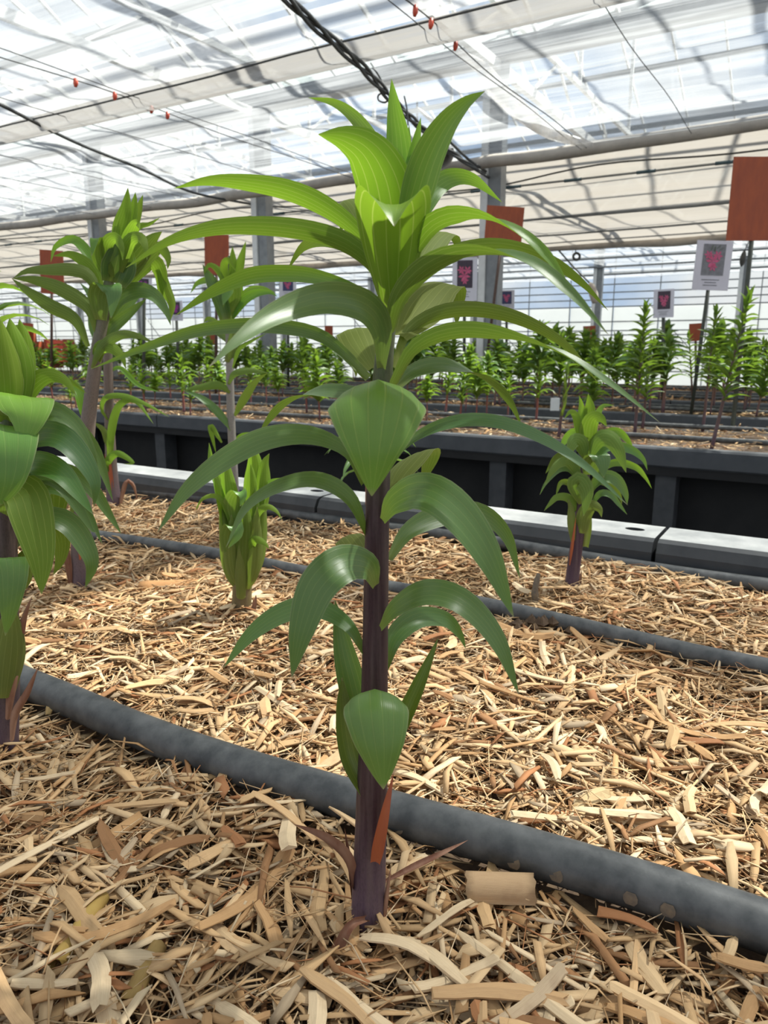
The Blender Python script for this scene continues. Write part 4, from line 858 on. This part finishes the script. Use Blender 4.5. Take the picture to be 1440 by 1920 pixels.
# compact young shoot
t, Y, ax = new_plant(452, 1160, 'compact young lily shoot with leaves clasping its stem, left of the main lily')
stem_px(t, Y, [(452, 1166, 36), (455, 1080, 36), (456, 1020, 34), (460, 970, 24), (463, 935, 6)], (.15, .12, .05))
leaves(t, Y, ax, [([(450, 1100, -.016), (442, 1075, -.02), (436, 1020, -.022), (434, 965, -.02)], 40, 0, (.14, .19, .05), dict(cup=.5, bw=.4)),
 ([(462, 1105, -.016), (472, 1075, -.022), (478, 1010, -.024), (482, 950, -.02)], 40, 0, (.13, .2, .045), dict(cup=.5, bw=.4)),
 ([(456, 1080, -.02), (458, 1030, -.026), (460, 980, -.028), (458, 930, -.026)], 42, 0, (.12, .24, .04), dict(cup=.5, bw=.8))])
leaves(t, Y, ax, [
 ([(470, 960, 0), (475, 910, 0), (478, 870, 0), (470, 822, 0)], 44, 0, G_TOP, dict(cup=.5, bw=.8)),
 ([(440, 980, -.01), (432, 930, -.014), (425, 880, -.014), (428, 850, -.01)], 36, 0, G_YNG, dict(cup=.5, bw=.8)),
 ([(462, 960, -.014), (470, 920, -.018), (472, 890, -.018), (470, 870, -.016)], 28, 0, G_TOP, dict(cup=.5, bw=.8)),
 ([(488, 960, -.004), (492, 910, -.004), (496, 870, 0), (505, 850, .004)], 38, 0, G_TOP, dict(cup=.5, bw=.8)),
 ([(430, 1000, 0), (420, 945, -.004), (410, 900, -.004), (398, 880, 0), (392, 830, .004)], 30, 0, G_YNG, dict(cup=.5, bw=.8)),
 ([(440, 990, -.012), (436, 945, -.02), (448, 922, -.03), (456, 930, -.038), (450, 950, -.04)], 36, 0, (.1, .22, .04), dict(side=(.95, 0, .2))),
 ([(436, 1000, -.012), (425, 950, -.016), (405, 930, -.02), (380, 935, -.024), (366, 958, -.026)], 18, 20, G_YNG),
 ([(466, 1010, -.012), (480, 965, -.018), (500, 950, -.022), (518, 958, -.026), (529, 975, -.028)], 24, (15, 20), G_YNG),
 ([(484, 960, 0), (500, 915, 0), (530, 902, 0), (560, 900, 0)], 26, 10, G_YNG),
 ([(440, 1060, -.016), (430, 1010, -.024), (440, 985, -.034), (446, 1000, -.042), (428, 1028, -.044)], 40, 0, (.1, .22, .04), dict(side=(.9, 0, .3))),
 ([(462, 1050, -.016), (470, 1020, -.026), (482, 1012, -.032), (498, 1020, -.036), (504, 1030, -.038)], 26, 10, G_YNG),
 ([(446, 1105, -.010), (432, 1070, -.012), (423, 1000, -.012), (412, 940, -.004)], 36, 0, (.12, .19, .04), dict(cup=.6, bw=.4)),
 ([(464, 1100, -.010), (478, 1060, -.012), (489, 990, -.008), (496, 930, 0)], 38, 0, (.12, .2, .04), dict(cup=.6, bw=.4)),
 ([(452, 1124, -.022), (452, 1080, -.026), (450, 1040, -.026), (448, 1020, -.024)], 26, 0, (.14, .2, .05), dict(cup=.5, bw=.8)),
 ([(466, 1040, -.014), (470, 990, -.018), (476, 940, -.018), (478, 910, -.014)], 40, 0, G_YNG, dict(cup=.5, bw=.7)),
 ([(442, 1070, -.014), (446, 1020, -.018), (450, 970, -.018), (450, 940, -.014)], 40, 0, G_YNG, dict(cup=.5, bw=.7)),
])
dry(t, Y, [(470, 1160, -.01), (478, 1130, -.008), (480, 1115, -.006)], 12, alpha=0)
# lily on the right in front of the rim
t, Y, ax = new_plant(1072, 1110, 'leafy lily with dark purple stem standing before the rim at right')
stem_px(t, Y, [(1070, 1114, 26), (1076, 1060, 24), (1084, 1000, 22), (1092, 940, 20), (1098, 870, 18), (1102, 800, 14), (1104, 760, 6)], (.06, .028, .05))
leaves(t, Y, ax, [
 ([(1100, 820, -.004), (1102, 790, -.006), (1106, 765, -.006), (1103, 738, -.004)], 30, 0, G_TOP, dict(cup=.4, bw=.8)),
 ([(1096, 825, 0), (1092, 790, 0), (1090, 760, 0), (1086, 742, 0)], 20, 0, G_TOP, dict(cup=.4, bw=.8)),
 ([(1108, 825, 0), (1118, 785, 0), (1130, 762, 0), (1152, 760, 0)], 16, (0, 10), G_YNG, dict(bw=.6)),
 ([(1092, 830, -.004), (1082, 785, -.008), (1070, 772, -.01), (1058, 785, -.012)], 22, 10, G_YNG, dict(bw=.6)),
 ([(1100, 845, -.012), (1104, 800, -.02), (1114, 782, -.03), (1128, 785, -.036), (1138, 800, -.04)], 36, 0, G_YNG, dict(bw=.7)),
 ([(1098, 850, .01), (1086, 820, .02), (1076, 812, .024), (1060, 825, .03), (1050, 848, .03)], 26, 10, G_YNG),
 ([(1098, 860, -.01), (1090, 832, -.022), (1078, 826, -.03), (1070, 840, -.036), (1064, 862, -.04)], 38, 10, (.085, .2, .05)),
 ([(1104, 860, -.012), (1120, 825, -.024), (1142, 822, -.034), (1160, 845, -.04), (1174, 886, -.042)], 44, (20, 5), (.085, .2, .05)),
 ([(1108, 860, .006), (1130, 820, .014), (1158, 810, .02), (1180, 830, .024), (1186, 850, .024)], 22, (10, 0), G_YNG),
 ([(1110, 870, .0), (1140, 838, .004), (1180, 842, .006), (1205, 860, .006), (1214, 882, .006)], 24, (20, 0), (.09, .2, .05)),
 ([(1096, 890, .006), (1070, 855, .014), (1045, 858, .018), (1028, 880, .02), (1023, 888, .02)], 24, (0, -15), G_OLV),
 ([(1104, 890, -.014), (1112, 862, -.028), (1120, 853, -.036), (1130, 862, -.044), (1132, 896, -.048)], 44, 0, (.09, .2, .05), SX),
 ([(1094, 905, -.006), (1070, 868, -.016), (1050, 868, -.022), (1034, 885, -.026), (1022, 908, -.028)], 28, (20, 10), (.08, .18, .05)),
 ([(1112, 895, .006), (1150, 868, .014), (1190, 875, .018), (1210, 895, .02), (1222, 916, .02)], 18, (10, -10), G_YNG),
 ([(1092, 930, .0), (1075, 885, .004), (1050, 880, .006), (1024, 905, .008), (1012, 928, .008)], 16, 10, (.08, .17, .05)),
 ([(1106, 920, -.006), (1130, 895, -.014), (1155, 900, -.018), (1172, 925, -.02), (1176, 946, -.02)], 34, (20, 10), (.085, .19, .05)),
 ([(1104, 930, .004), (1120, 900, .008), (1145, 908, .01), (1162, 930, .01), (1166, 945, .01)], 24, (0, -20), G_OLV),
 ([(1090, 945, -.014), (1080, 910, -.024), (1088, 902, -.032), (1100, 925, -.038), (1094, 968, -.04)], 40, 5, (.085, .19, .05)),
 ([(1088, 950, .004), (1072, 910, .006), (1052, 905, .008), (1042, 930, .008)], 18, -10, G_OLV),
 ([(1108, 950, -.006), (1125, 926, -.014), (1145, 928, -.018), (1160, 945, -.02), (1176, 965, -.02)], 18, (20, 10), (.085, .19, .05)),
 ([(1088, 965, 0), (1068, 935, -.006), (1045, 932, -.01), (1030, 946, -.012), (1020, 958, -.012)], 22, (20, 5), (.085, .19, .05)),
 ([(1078, 1020, -.008), (1072, 980, -.01), (1070, 950, -.01), (1062, 932, -.006)], 20, 0, (.16, .2, .07), dict(cup=.5, bw=.8)),
 ([(1090, 1000, -.012), (1096, 965, -.018), (1110, 948, -.024), (1124, 955, -.028), (1128, 970, -.03)], 32, 0, (.14, .2, .06), dict(cup=.3, bw=.7)),
 ([(1098, 1025, 0), (1104, 980, 0), (1106, 950, 0)], 16, 0, (.2, .2, .08), dict(cup=.5, bw=.8)),
])
px_leaf(t, Y, [(1068, 1060, -.012), (1074, 1015, -.013), (1080, 970, -.012)], 6, 0, (.4, .1, .05), 'rust', label='red dried sheath')
dry(t, Y, [(1084, 1110, -.006), (1088, 1085, -.006), (1090, 1070, -.004)], 8, alpha=0)
# ------------------------------------------------------------------ generated lilies
def gen_plant_data(seed, h, nl, L, Wd, bare=.25, e0=62, e1=-45, tuft=.35, n=8, nu=4, tops=6):
    r = random.Random(seed); out = []; az = r.uniform(0, 360); lean = r.uniform(-.03, .03)*h, r.uniform(-.03, .03)*h
    for i in range(nl):
        f = i/(nl-1); z = h*(bare+(1-bare)*.95*f); az += 137.5+r.uniform(-18, 18)
        l = L*(.75+.45*sin(pi*min(1, f+.25)))*r.uniform(.85, 1.15)*(1-.35*max(0, f-.75)/.25)
        a0 = e0+(85-e0)*max(0, (f-.75)/.25)+r.uniform(-8, 8); a1 = e1+(60-e1)*max(0, (f-.72)/.28)+r.uniform(-15, 15)
        P, S = arch((lean[0]*f, lean[1]*f, z), az, l, a0, a1, n, twist=r.uniform(-32, 32))
        out.append(leaf_data(P, S, Wd*r.uniform(.85, 1.15), (0, 0), nu=nu, cup=.45, bw=.5))
    stem = cr([(0, 0, -.02), (lean[0]*.5, lean[1]*.5, h*.5), (lean[0], lean[1], h*.96)], 10)
    return out, stem
def gen_plant(seed, label, loc, srad, color, scol, rot=0, group=None, joined=False, lean=(0, 0), **k):
    lv, st = gen_plant_data(seed, **k)
    t = thing('lily_plant', label, 'plant', loc, rot, group); t.rotation_euler = (lean[0], lean[1], rot)
    tube('stem', st, np.linspace(srad, srad*.4, 10), 'stem', t, 8, scol)
    if joined:
        m = MB(); UV = []
        for V, Fc, uv in lv: m.add(V, Fc); UV += uv
        ob = mk('foliage', m.V, m.F, 'leaf', t, True, UV, color=color); stuff(ob)
    else:
        for i, (V, Fc, uv) in enumerate(lv):
            f = i/len(lv); c = tuple(a+(b-a)*f**3*.6 for a, b in zip(color, G_TOP))
            mk('leaf', V, Fc, 'leaf', t, True, uv, color=tuple(x*random.uniform(.88, 1.12) for x in c))
    return t
# lily hidden behind the main stem, and one at the far left edge
gen_plant(3, 'small lily behind the main stem with narrow drooping pale leaves', at_z(690, 990, 0), .008, (.11, .2, .07), (.3, .1, .05), h=.27, nl=22, L=.115, Wd=.018, bare=.42, e0=60, e1=-75)
tp = gen_plant(4, 'dark leafy lily half hidden at the left picture edge', at_z(28, 1075, 0), .011, (.075, .15, .05), (.13, .11, .08), h=.56, nl=22, L=.12, Wd=.022, bare=.66, e0=65, e1=-50)
# second bench, right: individually visible tall lilies
B2 = [  # base px, top px, label, leaf count, L, W, color
 ((1190, 812), (1209, 572), 'tall dense lily with spiky upright leaves on the second bench, left of the photo cards', 58, .115, .022, (.045, .095, .028), .3),
 ((1335, 838), (1408, 545), 'tallest leaning lily on the second bench at far right', 48, .12, .022, (.042, .09, .028), .3),
 ((1318, 805), (1350, 578), 'slim lily in front of the largest photo card stake', 42, .11, .02, (.055, .115, .03), .35),
 ((1205, 800), (1225, 640), 'shorter bright lily beside the dense spiky lily', 36, .10, .022, (.07, .14, .03), .3),
 ((1300, 770), (1290, 625), 'thin lily right of the small photo card stake', 30, .09, .018, (.06, .14, .03), .4),
 ((1048, 815), (1066, 690), 'narrow yellowish lily spike behind the leafy lily at right', 10, .10, .018, (.16, .22, .05), .2),
 ((1395, 770), (1432, 640), 'thin dark lily at the right picture edge', 30, .11, .018, (.06, .13, .035), .35),
]
for i, (b, tpx, lab, nl, Ln, Wd, col, bare) in enumerate(B2):
    p = at_z(*b, 0); q = at_y(*tpx, p.y); h = (q-p).length; ln = math.atan2(q.x-p.x, q.z-p.z)
    gen_plant(60+i, lab, p, .009, col, (.12, .06, .05), h=h, nl=nl, L=Ln, Wd=Wd, bare=bare, e0=40 if i != 5 else 80, e1=-15 if i != 5 else 70, lean=(0, ln))
# everything further: copies of six prototypes
protoP = []
kinds = [dict(h=1., nl=46, L=.30, Wd=.085, bare=.25, e0=45, e1=-30), dict(h=1., nl=36, L=.36, Wd=.10, bare=.35, e0=60, e1=-55), dict(h=1., nl=22, L=.40, Wd=.085, bare=.35, e0=68, e1=-60),
         dict(h=1., nl=50, L=.26, Wd=.075, bare=.3, e0=40, e1=-20), dict(h=1., nl=16, L=.45, Wd=.10, bare=.3, e0=75, e1=-40), dict(h=1., nl=32, L=.34, Wd=.11, bare=.45, e0=55, e1=-50)]
meshes = []
for i, k in enumerate(kinds):
    lv, st = gen_plant_data(100+i, n=6, nu=2, **k); m = MB(); UV = []
    for V, Fc, uv in lv: m.add(V, Fc); UV += uv
    fo = mk('foliage', m.V, m.F, 'leaf', None, True, UV); sm = tube('stem', st, np.linspace(.016 if i not in (2, 4) else .028, .008, 10), 'stem', None, 6)
    meshes.append((fo.data, sm.data)); bpy.data.objects.remove(fo); bpy.data.objects.remove(sm)
def project(p):
    d = p-cam.location; c, s = cos(PITCH), sin(PITCH); y = d.y*c-d.z*s; z = d.y*s+d.z*c
    return 720+F*d.x/y, 960-F*z/y
def far_plant(loc, h, kind, label, group, col, scol):
    t = thing('lily_plant', label, 'plant', loc, random.uniform(0, 6.28), group); t.scale = (h, h, h)
    t.rotation_euler = (random.gauss(0, .04), random.gauss(0, .05), t.rotation_euler.z)
    a = link('stem', meshes[kind][1], t, scol); b = link('foliage', meshes[kind][0], t, col); stuff(b)
# second bench, placed one by one where the photo shows them
for (x, y, ht, kd) in [(143, 765, .2, 2), (135, 768, .17, 4), (273, 770, .30, 2), (290, 768, .24, 5), (345, 775, .34, 2), (357, 778, .22, 4), (320, 750, .26, 2), (412, 772, .30, 5), (470, 760, .30, 2), (525, 768, .26, 5),
                       (600, 788, .38, 0), (575, 772, .3, 2), (862, 790, .26, 2), (892, 795, .3, 5), (912, 780, .36, 1), (873, 770, .4, 1), (952, 782, .22, 4), (835, 775, .3, 2), (800, 790, .24, 5),
                       (1005, 790, .30, 2), (1110, 800, .3, 1), (640, 775, .3, 1), (245, 755, .26, 4), (180, 760, .3, 5), (100, 755, .28, 2), (60, 752, .3, 2), (500, 755, .33, 1), (395, 755, .3, 2)]:
    p = at_z(x, y, 0)
    far_plant(p, ht, kd, '%s young %s lily on the second bench beyond the aisle' % ('very short' if ht < .25 else 'short' if ht < .32 else 'taller', ['narrow leaved', 'arching leaved', 'broad leaved', 'fine leaved', 'tufted', 'red stemmed'][kd]), 'young lilies on the second bench', random.choice(((.12, .22, .035), (.10, .2, .045), (.14, .25, .04))), (.26, .07, .05))
cnt = 0
for i, (wa, wb) in enumerate(BEN[1:]):
    n = [62, 80, 80][i]; k = 0; rowsw = np.linspace(wa+.15, wb-.15, 3); tries = 0
    while k < n and tries < 4000:
        tries += 1
        w = random.choice(rowsw)+random.gauss(0, .03); s = random.uniform(-1, w*1.9); p = SW(s, w, 0); x, y = project(p)
        if not -20 < x < 1460: continue
        if 1120 < x < 1300 and random.random() < .5: continue
        kd = random.choice((0, 1, 2, 3, 5, 1, 5)); h = random.uniform(.30, .50) if x < 1000 else random.uniform(.34, .56)
        far_plant(p, h, kd, '%s %s lily in the crowd on the %s bench' % ('short' if h < .42 else 'medium tall' if h < .5 else 'tall', ['narrow leaved', 'arching leaved', 'broad leaved', 'fine leaved', 'tufted', 'bare stemmed'][kd], ordn[i+1]), 'lilies on the %s bench' % ordn[i+1], random.choice(((.06, .14, .045), (.085, .18, .05), (.10, .2, .05), (.05, .12, .04))), (.2, .09, .06)); k += 1; cnt += 1
# ================================================================== SIGNS
def sign_frame(x, y, Y): return at_y(x, y, Y)
def board(px, base, label, Y=None, mat='orange', stake='brownstake', tilt=0., group=None):
    x0, y0, x1, y1 = px; p = at_z(*base, 0) if Y is None else Vector((at_y(*base, Y).x, Y, 0))
    Yp = p.y; t = thing('sign_stake', label, 'sign', p, 0, group)
    a = at_y((x0+x1)/2, (y0+y1)/2, Yp)-p; d = (at_y((x0+x1)/2, (y0+y1)/2, Yp)-cam.location).length
    w = (x1-x0)/F*d*.98; h = (y1-y0)/F*d*.97
    top = a+Vector((0, .012, h*.15)); tube('stake', [(0, .012, -.02), tuple(top)], .012 if d < 6 else .014, stake, t, 8)
    ln = math.atan2(a.x, a.z)*.6+tilt
    m = MB().box(-w/2, w/2, -.004, .004, -h/2, h/2); o = m.build('board', mat, t); o.location = a; o.rotation_euler = (0, ln, .0)
    return o, a, w, h, ln
board((1376, 310, 1462, 437), (1376, 800), 'large blank orange board on a stake cut by the right picture edge', stake='stake')
board((912, 391, 978, 460), (905, 735), 'blank orange board in front of the near steel post', )
board((385, 443, 428, 512), (404, 735), 'blank orange board above the pale-stemmed lily', )
board((78, 475, 117, 546), (95, 728), 'blank orange board at far left behind the leaning lily', )
board((1094, 612, 1116, 640), (1108, 722), 'small far orange board left of the dense spiky lily')
board((1293, 608, 1316, 638), (1306, 722), 'small far orange board beside the largest photo card stake')
board((609, 611, 624, 637), (617, 712), 'small far orange board left of the main stem')
board((757, 613, 774, 636), (765, 712), 'small far orange board just right of the main stem')
board((387, 618, 403, 645), (396, 712), 'small far orange board below the pale-stemmed lily leaves')
board((44, 608, 62, 640), (53, 712), 'small far orange board at the left picture edge')
board((492, 614, 499, 636), (495, 712), 'narrow far orange board beside the second steel post')
def photo_card(px, base, label, back, pet, green=True, Y=None):
    t, a, w, h, ln = board(px, base, label, Y, 'paper', 'stake')
    b = t; f = -.0052
    def pt(name, V, Fc, mat):
        o = mk(name, V, Fc, mat, b, False); return o
    MB().box(-w*.31, w*.31, f-.001, f, -h*.2, h*.43).build('picture', back, b)
    m = MB(); r = random.Random(int(px[0]))
    for (cx, cz, sz) in ((-.02, .03, .15), (.08, .15, .11), (-.12, .16, .10), (.0, -.08, .1)):
        for k in range(6):
            an = k*pi/3+r.uniform(-.2, .2); d = np.array([cos(an), sin(an)]); q = np.array([-d[1], d[0]]); c = np.array([cx*w*1.3, cz*h+.05*h]); L_ = sz*h
            P = [c, c+d*L_*.55+q*L_*.22, c+d*L_, c+d*L_*.55-q*L_*.22]; z = f-.0016-.0004*k
            m.add([(p[0], z, p[1]) for p in P]+[(p[0], z+.0003, p[1]) for p in P], [(0, 1, 2, 3), (7, 6, 5, 4), (0, 4, 5, 1), (1, 5, 6, 2), (2, 6, 7, 3), (3, 7, 4, 0)])
    stuff(m.build('printed_flower', pet, b))
    if green:
        m = MB()
        for cx, cz, an in ((-.1, .33, 1.2), (.06, .36, .6), (.14, .34, .3), (.0, .3, 1.5)):
            m.bar((cx*w, f-.002, cz*h-.02*h), (cx*w+.1*w*cos(an), f-.002, cz*h+.08*h*sin(an)), .05*w, .0006)
        stuff(m.build('printed_buds', 'printgreen', b))
    m = MB()
    for k, ww in enumerate((.28, .18, .22)): m.box(-w*ww, w*ww*.8, f-.0006, f, -h*(.29+.055*k)-h*.008, -h*(.29+.055*k)+h*.008)
    stuff(m.build('printed_line', 'picgrey', b))
photo_card((1306, 458, 1366, 538), (1297, 775), 'large white card with a photo of a pink lily on a grey ground', 'picgrey', 'pink')
photo_card((1227, 545, 1262, 593), (1244, 750), 'white card with a deep pink lily photo above the dense spiky lily', 'picdark', 'pink', False)
photo_card((849, 485, 894, 562), (870, 740), 'white photo card with pink lilies just right of the main leaves', 'picdark', 'pink', False)
photo_card((936, 545, 964, 580), (950, 725), 'white card with a red lily on blue beside the near post', 'picblue', 'pink', False)
photo_card((525, 522, 555, 555), (540, 725), 'white card with a lily on blue beside the second post', 'picblue', 'pink', False)
photo_card((256, 522, 284, 552), (268, 745), 'white card with a purple lily behind the leaning lily top', 'picdark', 'magenta', False)
photo_card((318, 565, 342, 600), (335, 728), 'white card with a purple lily right of the leaning lily top', 'picdark', 'magenta', False)
photo_card((342, 622, 354, 642), (349, 712), 'tiny far white card with a violet photo', 'picblue', 'magenta', False)
# plain white pot label on second bench and red crates at the far left
p = at_z(1040, 770, 0); t = tag(MB().box(-.03, .03, -.004, .004, 0, .085).build('plant_label', 'white'), 'small blank white plant label on the second bench', 'label'); t.location = p
for i, (x, y, w, h) in enumerate([(62, 655, .3, .2), (92, 672, .26, .18), (118, 660, .24, .26), (50, 632, .2, .18)]):
    p = at_z(x, 712, 0); c = thing('crate', 'orange red plastic crate far off at the left, %s' % ['widest one', 'lowest one', 'tallest one', 'topmost one'][i], 'crate', (p.x, p.y, at_y(x, y+18, p.y).z))
    m = MB(); m.box(-w/2, w/2, -.15, .15, 0, .02)
    for a in range(4): m.box(-w/2, w/2, -.15, -.135, .03+h*a/4, .01+h*(a+1)/4); m.box(-w/2, w/2, .135, .15, .03+h*a/4, .01+h*(a+1)/4)
    m.build('body', 'red', c)
    for sx in (-1, 1): MB().box(sx*w/2-.012, sx*w/2+.012, -.16, .16, 0, h+.02).build('end_panel', 'orange', c)
